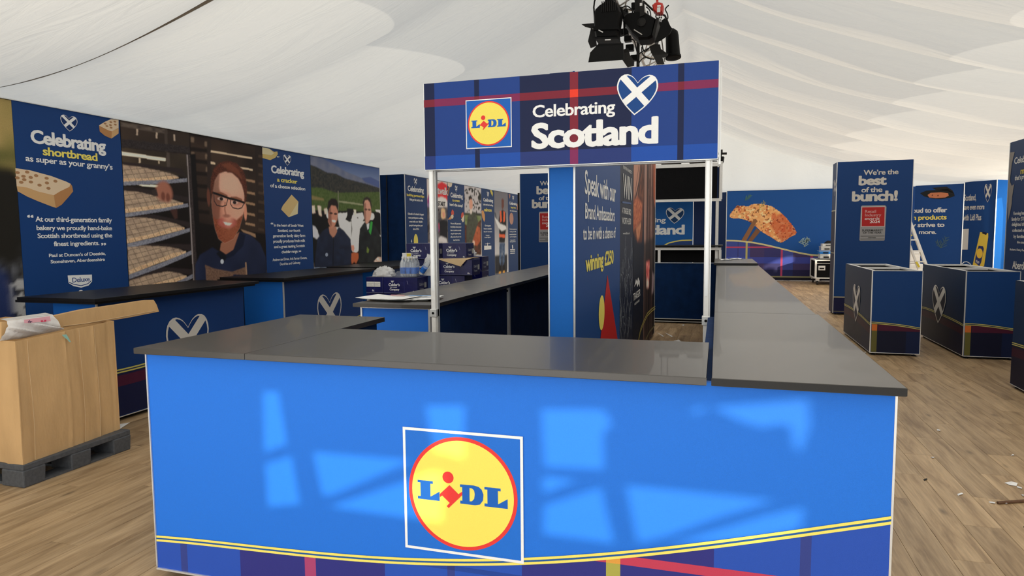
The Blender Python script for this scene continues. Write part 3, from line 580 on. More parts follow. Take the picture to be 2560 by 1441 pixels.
b.poly([(2.32,1.903),(3.041,1.916),(3.042,1.896),(2.32,1.885)], (.05, .10, .25)); b.poly([(3.372,0.957),(3.54,1.039),(3.652,0.999),(3.762,1.044),(3.939,0.986),(3.944,0.911),(3.824,0.962),(3.683,0.932),(3.57,0.989)], WH); b.build('prize_lettering', t, 'white prize lettering and mountain mark')
b = Art(pl, .004); rr = random.Random(3)
x0, z1 = (2.116,1.404); x1, z0 = (3.181,0.447)
for k in range(95):     # chalk line drawing of food
    a0 = rr.random(); u = x0+(x1-x0)*rr.random(); v = z0+(z1-z0)*(rr.random()**1.15)*(1.1 if u > x0+.8*(x1-x0) else .95); L = .05+.18*rr.random(); ang = rr.uniform(.9, 2.2); pts = []
    for i in range(5): pts.append((min(max(u, x0), x1), v)); u += L/4*math.cos(ang); v += L/4*math.sin(ang); ang += rr.uniform(-.6, .6)
    b.line(pts, .007, (.38, .42, .46))
b.build('chalk_drawing', t, 'white chalk line drawing of food')
b = Art(pl, .004); cv = [(3.82,0.262),(4.067,0.368),(4.429,0.423),(4.951,0.468),(5.54,0.458),(6.159,0.43)]
for o_ in (0, .035): b.line([(u, v-o_) for u, v in cv], .018, (.45, .38, .10))
cv = [(4.706,0.123),(5.261,0.161),(6.164,0.136)]; b.line(cv, .03, (.16, .14, .06)); b.build('yellow_curve', t)
foot(-1.0, 4.6, t, h=.03); foot(-1.0, 10.3, t, h=.03)

# ------------------------------------------------------------------ kiosk frame at the far end
t = thing('kiosk_frame', 'open aluminium kiosk frame with black header, shelf and navy skirt at the far end', 'kiosk', (-.5, 11.9, 0))
mb = MB(); Yk = 11.9
mb.box((-2.0, Yk, 2.68), (.05, Yk+.05, 2.74)); mb.box((-2.0, Yk, 2.10), (.05, Yk+.05, 2.145)); mb.build('header_rail', M_white, t)
for x, z0, z1 in ((-2.03, 0, 2.74), (.012, 2.13, 2.76), (-.04, 0, 2.13)): MB().box((x, Yk+.005, z0), (x+.05, Yk+.06, z1)).build('frame_post', M_white, t, bevel=.003)
MB().box((-1.98, Yk+.02, 2.145), (-.02, Yk+.04, 2.68)).build('black_header', M_blackf, t); MB().box((.0, Yk+.01, 2.15), (.02, Yk+.03, 2.7)).build('header_side', M_black, t)
MB().box((-2.0, Yk-.05, 1.335), (.085, Yk+.5, 1.355)).build('shelf_board', M_lamb, t); mb = MB(); mb.box((-2, Yk-.02, 1.275), (.06, Yk+.02, 1.318)); mb.build('shelf_rail', M_white, t)
for x in (-2.0, -.99, .02): MB().box((x, Yk-.02, 1.06), (x+.045, Yk+.02, 1.275)).build('shelf_leg', M_white, t)
MB().box((-2, Yk+.1, 1.06), (.05, Yk+.12, 1.335)).build('black_back', M_blackf, t); mb = MB(); mb.box((-2, Yk-.03, 1.05), (-.0, Yk-.02, 1.058)); mb.box((-2, Yk-.035, .075), (-.0, Yk-.02, .087)); mb.box((-2, Yk-.035, .03), (-.0, Yk-.02, .042)); mb.build('skirt_trim', M_alu, t)
sk = MB(); n = 60; sk.v = [(-2+2.0*i/n, Yk+.008*math.sin(i*.9+r), 1.05-.97*r/3) for r in range(4) for i in range(n+1)]; sk.f = [(r*(n+1)+i, r*(n+1)+i+1, (r+1)*(n+1)+i+1, (r+1)*(n+1)+i) for r in range(3) for i in range(n)]; sk.c = [None]*len(sk.f); sk.build('skirt', M_navy, t, smooth=True)
MB().box((-2.0, Yk+.05, .0), (-.0, Yk+.09, .12)).build('plinth', M_black, t)
pl = PLN['KB']; kp = MB(); board('back_panel', pl, .0, 1.57, 1.0, 2.72, (.008, .12, .42), t, .03); board('back_panel', pl, 1.581, 2.02, 1.0, 2.72, (.003, .022, .10), t, .03)
b = Art(pl, .002); b.text('Celebrating', 0.925-.62, *(1.095,1.765,0.083), WHITE, .02, .94); b.text('Scotland', 0.926-.55, *(1.43,1.546,0.166), WHITE, .035, .92)
hq = [(1.235,1.735),(1.261,2.019),(1.101,1.913),(1.423,1.907)]; b.heart(hq[0][0]+.01, hq[0][1], hq[3][0]-hq[2][0], hq[1][1]-hq[0][1], -.06, (.006, .05, .16)); b.build('lettering', t, 'white slogan lettering with heart')
b = Art(pl, .003); cv = [(1.047,1.33),(1.15,1.385),(1.268,1.415),(1.384,1.432),(1.559,1.436)]; b.poly(cv+[(cv[-1][0], 1.1), (cv[0][0], 1.1)], (.02, .06, .22)); b.up(); b.line(cv, .02, YEL); b.build('yellow_curve', t)
mb = MB()
for x in (.0,): mb.bar((x-.03, 12.47, .9), (x-.03, 12.47, 2.72), .015)
mb.build('panel_edge', M_alu, t)
t = thing('black_case', 'black lamp case lying on top of the kiosk frame', 'case', (-.75, 11.95, 2.742)); MB().box((-.95, 11.9, 2.742), (-.62, 12.1, 2.81)).build('body', M_black, t, bevel=.01); MB().box((-.86, 11.895, 2.765), (-.72, 11.9, 2.78)).build('handle', M_dark, t)
t = thing('black_case', 'second black lamp case on the kiosk frame, nearest the right post', 'case', (-.35, 11.95, 2.742)); MB().box((-.48, 11.9, 2.742), (-.22, 12.1, 2.805)).build('body', M_black, t, bevel=.01); MB().box((-.40, 11.895, 2.765), (-.3, 11.9, 2.78)).build('handle', M_dark, t)

# ================================================================== THE LEFT DISPLAY WALL
def wall_panels(t, pl, cuts, cols, z0=.03, z1=2.85, thick=.06):
    for (a, b), c in zip(zip(cuts[:-1], cuts[1:]), cols): board('wall_panel', pl, a+.002, b-.002, z0, z1, c, t, thick)
GAIN = 1.6
t = thing('display_wall', 'long left display wall with shortbread, bearded baker, cheese and dairy cow prints', 'display wall', (-6.2, 7.6, 0))
pl = PLN['W1']; Y0, Ya, Yb, Yc, Yd, Ye = 2.2, 4.636, 5.801, 8.173, 9.346, 11.62
WN = (.004, .047, .20)
wall_panels(t, pl, [Y0, Ya, Yb, Yc, Yd, Ye], [(.03, .03, .02), WN, (.01, .008, .008), WN, (.05, .08, .03)])
mb = MB(); mb.bar((-6.186, Y0, 2.853), (-6.186, Ye, 2.853), .02, .008); mb.bar((-6.19, Ye, .03), (-6.19, Ye, 2.85), .012); mb.build('edge_profile', M_alu, t)
# moorland photograph at the near end
p = Paint(pl, Y0+.002, Ya-.002, .05, 2.845, .03, (26, 24, 20), GAIN)
nn = p.noise(.16, .16, 3); n5 = p.noise(.05, .05, 6)
p.fill([(Y0, 2.2), (Ya, 2.25), (Ya, 2.86), (Y0, 2.86)], (110, 105, 55), 2, tex=nn, c2=(165, 140, 90)); p.fill([(Y0, 2.2), (Ya, 2.25), (Ya, 2.42), (Y0, 2.45)], (60, 70, 30), 3, .8)
p.put(p.soft(p.mask([(Y0, .9), (Ya, .9), (Ya, 1.35), (Y0, 1.5)]), 4)*n5, (90, 92, 98), .8)
p.put(p.mask([(Y0, .05), (Ya, .05), (Ya, 1.22), (Y0, 1.25)])*(n5 > .35), (150, 150, 150), .9); p.put(p.mask([(Y0, .05), (Ya, .05), (Ya, 1.2), (Y0, 1.2)])*(nn > .7), (70, 62, 60), .8)
p.fill([(3.2, .05), (4.45, .05), (4.53, 1.0), (4.50, 1.25), (4.3, 1.42), (3.2, 1.6)], (28, 40, 78), 2); p.build('moorland_photo', t, label='printed photograph of rough grass and stones')
# shortbread panel
b = Art(pl, .002)
b.text('Celebrating', *(4.794,5.607,2.488,0.121), WHITE, .035, .93); b.text('as super as your granny’s', *(4.731,5.676,2.309,0.056), WHITE, .018, .93)
for s_, q in (('At our third-generation family', (4.787,5.629,1.747,0.048)), ('bakery we proudly hand-bake', (4.792,5.625,1.665,0.045)), ('Scottish shortbread using the', (4.797,5.622,1.589,0.045)), ('finest ingredients.', (4.955,5.461,1.51,0.045))): b.text(s_, *q, WHITE, .022, .93)
for s_, q in (('“', (4.709,4.771,1.747,0.059)), ('”', (5.482,5.54,1.468,0.061))): b.text(s_, *q, WHITE, .03)
for s_, q in (('Paul at Duncan’s of Deeside,', (4.898,5.528,1.404,0.033)), ('Stonehaven, Aberdeenshire', (4.911,5.515,1.343,0.032))): b.text(s_, *q, WHITE, .02, .93)
b.text('shortbread', *(4.904,5.498,2.383,0.078), YEL, .025, .93); b.build('lettering', t, 'white and yellow shortbread lettering')
def heart_at(pl, q, t, rot=0., inner=DARKBLUE, white=WHITE, lift=.002):
    (tu, tv), (nu, nv), (lu, lv), (ru, rv) = q; b = Art(pl, lift); b.heart((lu+ru)/2, tv, ru-lu, nv-tv, rot, inner, white); return b.build('heart_emblem', t, 'heart emblem with a diagonal cross')
heart_at(pl, [(5.207,2.645),(5.157,2.801),(5.109,2.741),(5.293,2.745)], t)
b = Art(pl, .002); BT_ = (.80, .62, .42); BF = (.66, .40, .18); BE = (.50, .24, .09); DOT = (.42, .22, .10)
b.poly([(4.629,2.233),(4.768,2.225),(4.974,2.188),(5.128,2.145),(5.175,2.126),(5.16,2.095),(5.057,2.045),(4.989,2.004),(4.961,2.008),(4.828,2.032),(4.728,2.062),(4.63,2.069)], BT_); b.poly([(4.63,2.069),(4.728,2.062),(4.828,2.032),(4.961,2.008),(4.989,2.004),(4.995,1.94),(5.002,1.882),(4.954,1.895),(4.821,1.94),(4.722,1.978),(4.636,2.022)], BF)
b.poly([(4.989,2.004),(5.057,2.045),(5.16,2.095),(5.175,2.126),(5.19,2.105),(5.198,2.053),(5.141,1.991),(5.064,1.914),(5.002,1.879)], BE); b.up()
for q in [(4.646,2.194),(4.738,2.206),(4.823,2.18),(4.926,2.163),(5.014,2.141),(4.7,2.164),(4.769,2.159),(4.642,2.146),(4.705,2.134),(4.768,2.116),(4.926,2.118),(4.85,2.092),(4.938,2.067),(4.675,2.107)]: b.ell(q[0], q[1], .022, .014, DOT, 10)
b.k -= .0005; b.poly([(5.541,2.755),(5.616,2.804),(5.692,2.843),(5.786,2.848),(5.78,2.761),(5.693,2.714),(5.647,2.72),(5.544,2.747)], BT_); b.poly([(5.541,2.751),(5.647,2.72),(5.693,2.714),(5.682,2.637),(5.606,2.655),(5.544,2.693)], BE); b.poly([(5.693,2.714),(5.781,2.764),(5.776,2.703),(5.682,2.637)], BF); b.up()
for q in [(5.615,2.784),(5.686,2.81),(5.737,2.823),(5.679,2.778),(5.741,2.792),(5.686,2.752),(5.635,2.761)]: b.ell(q[0], q[1], .018, .010, DOT, 8)
b.build('shortbread_pictures', t, 'two printed shortbread fingers')
b = Art(pl, .002); b.poly([(5.08,1.214),(5.351,1.207),(5.348,1.135),(5.306,1.097),(5.219,1.081),(5.137,1.104),(5.084,1.139)], WHITE); b.up(); b.line([(5.088,1.147),(5.139,1.122),(5.22,1.101),(5.298,1.116),(5.34,1.144)], .008, (.01, .05, .22)); b.text('Deluxe', *(5.127,5.322,1.141,0.048), (.01, .06, .25), .01, .9); b.ell(*(5.213,1.046), .022, .012, WHITE); b.build('brand_badge', t, 'white badge with script lettering')
# the baker
p = Paint(pl, Yb+.003, Yc-.003, .8, 2.845, .0062, (20, 15, 14), GAIN)
nA = p.noise(.05, .03, 2); nB = p.noise(.3, .3, 4); nC = p.noise(.015, .012, 7)
F = lambda pts, c, soft=0, a=1., tex=None, c2=None: p.fill(pts, c, soft, a, tex, c2)
F([(5.787,2.856),(6.802,2.853),(6.789,2.66),(5.787,2.636)], (34, 27, 24), 2, tex=nB, c2=(60, 48, 40)); F([(5.785,2.83),(6.449,2.84),(6.446,2.79),(5.782,2.784)], (96, 84, 74), 1, tex=nA, c2=(60, 52, 48))
for x in (165, 325, 470): F([(u, v) for u, v in [[(6.013,2.787),(6.036,2.788),(6.031,2.72),(6.008,2.72)],[(6.284,2.785),(6.309,2.785),(6.304,2.715),(6.279,2.715)],[(6.548,2.797),(6.574,2.797),(6.569,2.725),(6.543,2.725)]][(165, 325, 470).index(x)]], (175, 155, 135))
F([(6.414,2.856),(6.459,2.855),(6.437,2.379),(6.4,2.376)], (66, 56, 50), 1); F([(6.81,2.825),(8.184,2.838),(8.176,1.613),(6.832,1.77)], (30, 22, 19), 3, tex=nB, c2=(62, 47, 38))
for q in [[(6.823,2.804),(6.875,2.805),(6.871,2.745),(6.819,2.745)],[(6.817,2.626),(6.869,2.626),(6.866,2.566),(6.813,2.567)],[(6.814,2.486),(6.866,2.485),(6.863,2.425),(6.81,2.426)],[(6.819,2.345),(6.871,2.343),(6.868,2.283),(6.815,2.285)],[(6.824,2.204),(6.877,2.201),(6.873,2.141),(6.82,2.144)],[(7.053,2.782),(7.108,2.782),(7.104,2.721),(7.049,2.72)],[(7.053,2.622),(7.108,2.622),(7.105,2.561),(7.049,2.561)],[(7.054,2.463),(7.109,2.462),(7.105,2.4),(7.05,2.401)]]: F(q, (120, 100, 82), 2, .8)
for q in [[(6.791,2.682),(7.132,2.692),(7.129,2.643),(6.788,2.635)],[(6.782,2.542),(7.123,2.546),(7.12,2.496),(6.779,2.494)],[(6.772,2.393),(7.113,2.391),(7.11,2.342),(6.769,2.346)],[(6.762,2.245),(7.103,2.237),(7.1,2.187),(6.759,2.197)],[(6.752,2.081),(7.092,2.067),(7.089,2.017),(6.749,2.033)],[(6.742,1.932),(7.082,1.912),(7.079,1.863),(6.739,1.885)]]: F(q, (18, 13, 12), 2, .85)
F([(7.099,2.833),(7.163,2.834),(7.142,2.178),(7.056,2.173)], (44, 34, 30), 1)
for q in [[(7.153,2.679),(7.951,2.674),(7.95,2.65),(7.151,2.656)],[(7.144,2.535),(7.224,2.534),(7.223,2.509),(7.142,2.509)],[(7.676,2.522),(7.949,2.513),(7.948,2.489),(7.674,2.496)]]: F(q, (205, 180, 150), 0)
for q in [[(7.794,2.367),(7.983,2.358),(7.989,2.324),(7.787,2.34)],[(7.783,2.201),(7.973,2.188),(7.978,2.154),(7.777,2.174)],[(7.774,2.056),(7.964,2.04),(7.969,2.007),(7.767,2.029)],[(7.765,1.911),(7.955,1.893),(7.96,1.859),(7.758,1.885)],[(7.756,1.773),(7.946,1.752),(7.951,1.718),(7.75,1.746)],[(7.652,1.681),(7.95,1.614),(7.96,1.563),(7.699,1.64)]]: F(q, (150, 118, 90), 1)
F([(8.013,2.835),(8.184,2.838),(8.16,1.787),(8.014,1.802)], (26, 20, 18), 2, tex=nB, c2=(52, 40, 34)); 
for q in [[(8.084,2.725),(8.204,2.724),(8.207,2.687),(8.082,2.687)],[(8.076,2.597),(8.196,2.595),(8.199,2.557),(8.074,2.559)],[(8.068,2.469),(8.188,2.465),(8.191,2.427),(8.066,2.431)],[(8.061,2.341),(8.18,2.335),(8.183,2.298),(8.058,2.303)],[(8.053,2.213),(8.172,2.206),(8.175,2.168),(8.05,2.175)],[(8.045,2.085),(8.164,2.076),(8.167,2.038),(8.042,2.047)],[(8.037,1.956),(8.156,1.946),(8.159,1.908),(8.034,1.919)],[(8.029,1.828),(8.148,1.816),(8.151,1.778),(8.027,1.79)],[(8.021,1.699),(8.14,1.686),(8.143,1.648),(8.019,1.662)]]: F(q, (70, 54, 44), 1, .8)
F([(5.788,2.649),(6.791,2.682),(6.796,2.602),(5.782,2.557)], (50, 43, 44), 1, tex=nC, c2=(34, 30, 30))
F([(5.782,2.557),(6.745,2.589),(6.746,2.303),(5.792,2.362)], (26, 22, 21), 1, tex=nB, c2=(70, 58, 46)); F([(5.784,2.516),(6.409,2.504),(6.406,2.469),(5.781,2.476)], (235, 215, 190), 0)
for q in [[(6.024,2.467),(6.049,2.467),(6.046,2.413),(6.021,2.413)],[(6.298,2.462),(6.318,2.462),(6.316,2.431),(6.296,2.431)]]: F(q, (185, 165, 140))
F([(6.426,2.576),(6.474,2.574),(6.458,2.138),(6.412,2.136)], (74, 64, 58), 1); F([(5.794,2.153),(6.725,2.271),(6.745,1.977),(5.811,1.943)], (30, 24, 22), 2); F([(5.972,2.175),(6.397,2.186),(6.399,2.16),(6.079,2.155)], (240, 225, 195))
TR = (146, 124, 106); TE = (214, 184, 148); RM = (136, 136, 146); gl = (np.abs(((p.U*1.0+p.V*.5) % .095)-.0475) < .006)*1.; gl2 = (np.abs(((p.V*2.2-p.U*.35) % .12)-.06) < .012)*1.
def tray(top, edge, rim):
    F(top, TR, 1, tex=nA, c2=(176, 152, 128)); m = p.mask(top); p.C *= (1-.38*m*np.maximum(gl, gl2))[..., None]; F(edge, TE, 0, tex=nC, c2=(176, 140, 106)); p.C *= (1-.45*p.mask(edge)*gl)[..., None]; F(rim, RM, 0, tex=nC, c2=(96, 98, 110))
F([(6.786,2.601),(6.886,2.604),(6.909,1.029),(6.765,1.039)], (16, 13, 14), 2)
for q in [[(5.772,2.406),(6.655,2.405),(6.727,2.301),(6.575,2.348),(5.785,2.375)],[(5.801,2.14),(6.027,2.134),(6.731,2.065),(6.747,2.007),(6.498,2.033),(5.806,2.101)],[(5.803,1.823),(6.178,1.845),(6.731,1.761),(6.727,1.694),(6.498,1.758),(5.817,1.797)],[(5.806,1.504),(6.07,1.512),(6.734,1.492),(6.744,1.41),(6.479,1.461),(5.812,1.483)],[(5.8,1.182),(6.226,1.241),(6.734,1.185),(6.749,1.116),(6.349,1.177),(5.803,1.115)]]: F(q, (42, 34, 34), 1)
tray([(5.793,2.373),(6.01,2.369),(6.264,2.353),(6.498,2.327),(6.6,2.299),(6.439,2.265),(5.804,2.19)], [(5.788,2.225),(6.119,2.249),(6.441,2.301),(6.613,2.296),(6.438,2.255),(5.796,2.186)], [(5.788,2.189),(6.438,2.257),(6.726,2.294),(6.723,2.254),(6.435,2.215),(5.789,2.15)])
tray([(5.801,2.094),(6.024,2.086),(6.279,2.044),(6.497,2.023),(6.647,1.988),(6.361,1.927),(5.811,1.863)], [(5.803,1.896),(6.098,1.932),(6.365,1.977),(6.648,1.995),(6.642,1.97),(6.361,1.92),(5.807,1.852)], [(5.803,1.847),(6.325,1.919),(6.722,1.991),(6.724,1.952),(6.322,1.884),(5.804,1.807)])
tray([(5.81,1.799),(6.072,1.804),(6.351,1.771),(6.535,1.737),(6.644,1.694),(6.25,1.608),(5.807,1.53)], [(5.806,1.564),(6.163,1.622),(6.438,1.693),(6.648,1.701),(6.647,1.676),(6.25,1.6),(5.81,1.52)], [(5.806,1.514),(6.304,1.6),(6.731,1.691),(6.73,1.649),(6.3,1.55),(5.806,1.463)])
tray([(5.812,1.479),(6.068,1.487),(6.386,1.47),(6.554,1.437),(6.648,1.398),(6.195,1.299),(5.806,1.195)], [(5.803,1.222),(6.143,1.308),(6.437,1.39),(6.653,1.412),(6.651,1.38),(6.193,1.278),(5.807,1.175)], [(5.806,1.175),(6.283,1.288),(6.749,1.417),(6.748,1.37),(6.28,1.238),(5.804,1.128)])
tray([(5.805,1.108),(6.046,1.153),(6.349,1.18),(6.535,1.148),(6.645,1.1),(6.414,1.042),(5.8,1.034)], [(6.125,1.05),(6.398,1.087),(6.64,1.115),(6.644,1.085),(6.395,1.036),(6.123,1.006)], [(6.451,1.032),(6.75,1.126),(6.749,1.081),(6.605,1.036)])
F([(6.733,2.588),(6.797,2.587),(6.822,1.035),(6.745,1.04)], (62, 53, 52), 1, tex=nC, c2=(40, 34, 34)); F([(6.741,2.581),(6.757,2.583),(6.765,1.039),(6.749,1.04)], (140, 130, 128))
for q in [(6.323,2.109),(6.4,2.095),(6.366,2.133)]: p.ell(q[0], q[1], .085, .105, (150, 96, 78), 1, .5)
for q in [(6.343,2.061),(6.415,2.05)]: p.ell(q[0], q[1], .03, .05, (95, 52, 42), .8, .6)
F([(6.179,2.122),(6.25,2.14),(6.271,2.058),(6.192,2.061)], (52, 42, 40), 1); F([(6.434,1.908),(6.547,1.926),(6.549,1.81),(6.501,1.795)], (74, 46, 40), 2, .7)
# the man
F([(6.798,1.242),(6.888,1.36),(7.107,1.446),(7.235,1.38),(7.346,1.341),(7.552,1.436),(7.625,1.64),(7.847,1.601),(8.047,1.476),(8.156,1.281),(8.161,1.045),(6.785,1.038)], (24, 30, 52), 2, tex=nB, c2=(36, 44, 72))
F([(7.265,1.498),(7.625,1.64),(7.591,1.484),(7.49,1.404),(7.347,1.347),(7.237,1.403)], (150, 98, 76), 1); F([(7.625,1.64),(7.746,1.598),(7.687,1.449),(7.485,1.323),(7.355,1.295),(7.346,1.344),(7.49,1.404)], (18, 24, 44), 1); F([(7.237,1.403),(7.346,1.344),(7.355,1.295),(7.295,1.25),(7.167,1.366)], (14, 16, 26), 1)
p.ell(*(7.076,2.081), .030, .11, (96, 56, 44), 1, .4); p.ell(*(7.761,1.923), .032, .12, (205, 135, 108), 1, .35)
F([(7.183,2.304),(7.255,2.395),(7.464,2.468),(7.649,2.41),(7.738,2.278),(7.758,2.114),(7.758,1.998),(7.699,1.847),(7.629,1.698),(7.5,1.551),(7.333,1.497),(7.224,1.554),(7.17,1.68),(7.142,1.836),(7.126,2.022),(7.149,2.178)], (190, 142, 122), 2)
F([(7.157,2.24),(7.274,2.342),(7.28,2.091),(7.27,1.933),(7.216,1.775),(7.176,1.68),(7.142,1.836),(7.126,2.022)], (122, 76, 60), 5, .8); p.M = p.mask([(7.183,2.304),(7.255,2.395),(7.464,2.468),(7.649,2.41),(7.738,2.278),(7.758,2.114),(7.758,1.998),(7.699,1.847),(7.629,1.698),(7.5,1.551),(7.333,1.497),(7.224,1.554),(7.17,1.68),(7.142,1.836),(7.126,2.022),(7.149,2.178)]); p.ell(*(7.487,2.278), .34, .22, (222, 168, 144), .85, 1.3); p.ell(*(7.618,1.911), .15, .14, (222, 156, 130), .9, 1.3); p.ell(*(7.268,1.902), .14, .13, (180, 112, 90), .7, 1.3); p.ell(*(7.314,2.093), .14, .06, (128, 78, 62), .7, 1.1); p.ell(*(7.578,2.048), .13, .055, (150, 95, 78), .7, 1.1); p.fill([(7.143,2.363),(7.302,2.438),(7.27,2.216),(7.325,2.093),(7.27,1.933),(7.26,1.775),(7.185,1.649),(7.11,1.835)], (96, 58, 46), 9, .62)
F([(7.122,1.859),(7.184,1.806),(7.307,1.808),(7.447,1.829),(7.575,1.796),(7.688,1.863),(7.714,1.88),(7.665,1.698),(7.582,1.533),(7.435,1.467),(7.287,1.482),(7.181,1.586),(7.142,1.727)], (112, 54, 36), 3, tex=nC, c2=(150, 82, 56)); p.ell(*(7.504,1.616), .2, .14, (150, 84, 58), .6, 1.2)
p.ell(*(7.401,1.769), .17, .075, (176, 92, 82), .9, .4); F([(7.319,1.776),(7.396,1.769),(7.489,1.759),(7.44,1.726),(7.36,1.737)], (244, 236, 226), 1); p.ell(*(7.419,1.938), .10, .20, (212, 152, 128), .8, .8); p.ell(*(7.39,1.854), .07, .022, (130, 72, 60), .7, .8); p.stroke([(7.373,2.024),(7.361,1.936),(7.375,1.873)], .03, (150, 92, 74), .7)
for q in [(7.306,2.073),(7.554,2.036)]: p.ell(q[0], q[1], .068, .022, (205, 172, 158), .8, .5); p.ell(q[0], q[1], .034, .024, (38, 26, 26), 1, .5)
for q in [[(7.216,2.132),(7.306,2.143),(7.407,2.113)],[(7.498,2.093),(7.594,2.098),(7.689,2.074)]]: p.stroke(q, .035, (120, 70, 50), .85)
for q in [[(7.066,2.165),(7.173,2.142),(7.304,2.117),(7.451,2.086),(7.592,2.07),(7.793,2.032)]]: p.stroke(q, .030, (22, 18, 20))
for q in [[(7.173,2.142),(7.173,2.039),(7.218,1.986),(7.318,1.974),(7.392,1.993),(7.427,2.079)],[(7.486,2.077),(7.47,2.02),(7.514,1.965),(7.62,1.952),(7.695,1.971),(7.743,2.034)]]: p.stroke(q, .014, (50, 38, 40))
p.M = None
F([(7.114,2.176),(7.137,2.332),(7.193,2.452),(7.309,2.54),(7.471,2.577),(7.623,2.562),(7.739,2.492),(7.799,2.381),(7.817,2.216),(7.788,2.082),(7.751,2.006),(7.756,2.163),(7.714,2.276),(7.646,2.361),(7.531,2.425),(7.392,2.43),(7.277,2.397),(7.201,2.305),(7.158,2.178),(7.132,2.053)], (62, 32, 24), 2, tex=nC, c2=(96, 50, 36)); F([(7.33,2.519),(7.492,2.553),(7.654,2.484),(7.743,2.344),(7.613,2.416),(7.418,2.476)], (112, 62, 44), 3, .8)
F([(6.964,1.226),(7.111,1.172),(7.448,1.109),(7.731,1.163),(7.732,1.054),(7.47,1.079),(7.441,0.991),(6.972,1.024)], (122, 94, 78), 1, tex=nC, c2=(92, 68, 56)); p.stroke([(7.727,1.214),(7.732,1.054)], .03, (150, 120, 96)); p.ell(*(7.268,1.257), .03, .03, (190, 195, 205), 1, .4)
p.build('baker_photo', t, label='printed photograph of a bearded man in glasses and trays of shortbread')
# cheese panel
b = Art(pl, .002)
for s_, q, c_, bo in (('Celebrating', (8.354,9.162,2.499,0.106), WHITE, .035), ('a cracker', (8.578,8.982,2.381,0.069), YEL, .025), ('of a cheese selection', (8.32,9.182,2.287,0.054), WHITE, .02), ('In the heart of South West', (8.372,9.101,1.72,0.041), WHITE, .02), ('Scotland, our fourth', (8.455,9.012,1.642,0.041), WHITE, .02), ('generation family dairy farm', (8.336,9.137,1.564,0.044), WHITE, .02), ('proudly produces fresh milk', (8.34,9.132,1.485,0.044), WHITE, .02), ('and a great tasting Scottish', (8.353,9.117,1.406,0.041), WHITE, .02), ('cheddar range.', (8.526,8.936,1.325,0.042), WHITE, .02), ('Andrew and Drew, Arla Farmer Owners,', (8.309,9.166,1.217,0.04), WHITE, .015), ('Dumfries and Galloway', (8.477,8.987,1.149,0.038), WHITE, .015), ('“', (8.296,8.356,1.714,0.061), WHITE, .03), ('”', (8.952,9.016,1.297,0.055), WHITE, .03)):
    q = (q[0]+(.07 if s_ == 'a cracker' else 0)*0, q[1], q[2], q[3]); b.text(s_, *(((8.482,8.982,2.379,0.063)) if s_ == 'a cracker' else q), c_, bo, .93)
b.build('lettering', t, 'white and yellow cheese lettering'); heart_at(pl, [(8.741,2.633),(8.746,2.79),(8.651,2.722),(8.842,2.72)], t)
b = Art(pl, .002); b.poly([(8.823,2.205),(8.99,2.106),(8.73,1.861),(8.553,1.973),(8.595,2.03)], (.76, .55, .24)); b.poly([(8.99,2.106),(8.962,1.918),(8.73,1.861)], (.84, .72, .42)); b.poly([(8.175,2.839),(8.332,2.837),(8.438,2.802),(8.515,2.817),(8.524,2.777),(8.466,2.723),(8.344,2.674),(8.172,2.687)], (.70, .52, .18)); b.up(); b.poly([(8.175,2.839),(8.332,2.837),(8.436,2.781),(8.369,2.747),(8.169,2.746)], (.84, .74, .45)); b.poly([(8.496,2.75),(8.578,2.744),(8.51,2.728)], (.8, .8, .7)); b.build('cheese_pictures', t, 'printed pieces of yellow cheese')
# the dairy farmers
p = Paint(pl, Yd+.003, Ye-.003, .8, 2.845, .008, (40, 60, 30), GAIN)
nA = p.noise(.12, .08, 2); nC = p.noise(.035, .03, 7)
F = lambda pts, c, soft=0, a=1., tex=None, c2=None: p.fill(pts, c, soft, a, tex, c2)
p.grad(2.1, 2.85, (150, 165, 190), (62, 82, 128)); F([(9.334,2.835),(9.55,2.854),(9.793,2.818),(10.105,2.75),(10.433,2.674),(10.686,2.645),(10.949,2.607),(11.228,2.653),(11.624,2.594),(11.596,2.056),(9.302,1.988)], (88, 96, 122), 2, tex=nA, c2=(108, 112, 130)); F([(10.949,2.607),(11.263,2.656),(11.624,2.594),(11.618,2.469),(11.048,2.554)], (70, 84, 130), 2)
F([(9.326,2.701),(9.513,2.681),(9.782,2.621),(10.097,2.615),(10.396,2.558),(10.713,2.539),(11.046,2.52),(11.618,2.469),(11.594,2.02),(9.3,1.959)], (34, 38, 40), 2, tex=nC, c2=(58, 56, 50)); F([(9.305,2.345),(9.656,2.351),(10.079,2.297),(11.614,2.397),(11.624,1.877),(9.293,1.839)], (58, 78, 34), 2, tex=nC, c2=(78, 92, 50)); F([(9.298,2.226),(9.485,2.205),(9.701,2.185),(9.7,2.154),(9.312,2.152)], (140, 120, 80), 3, .7); F([(10.131,2.172),(10.691,2.155),(11.199,2.131),(11.198,2.11),(10.13,2.144)], (150, 150, 120), 1, .8); p.stroke([(10.14,2.324),(10.126,1.981)], .03, (110, 112, 90))
F([(9.315,1.989),(11.632,2.021),(11.634,0.97),(9.314,1.073)], (14, 14, 16), 2); cw = p.noise(.24, .14, 13)
p.put(p.soft(p.mask([(9.321,2.004),(11.641,2.057),(11.645,1.552),(9.343,1.57)])*(cw > .56), 2), (215, 212, 208))
for q in [[(9.332,2.056),(9.424,2.06),(9.439,1.947),(9.351,1.93)],[(9.504,2.062),(9.606,2.058),(9.616,1.89),(9.536,1.919)],[(9.686,2.015),(9.776,2.033),(9.785,1.94),(9.709,1.931)]]: F(q, (222, 196, 178), 2)
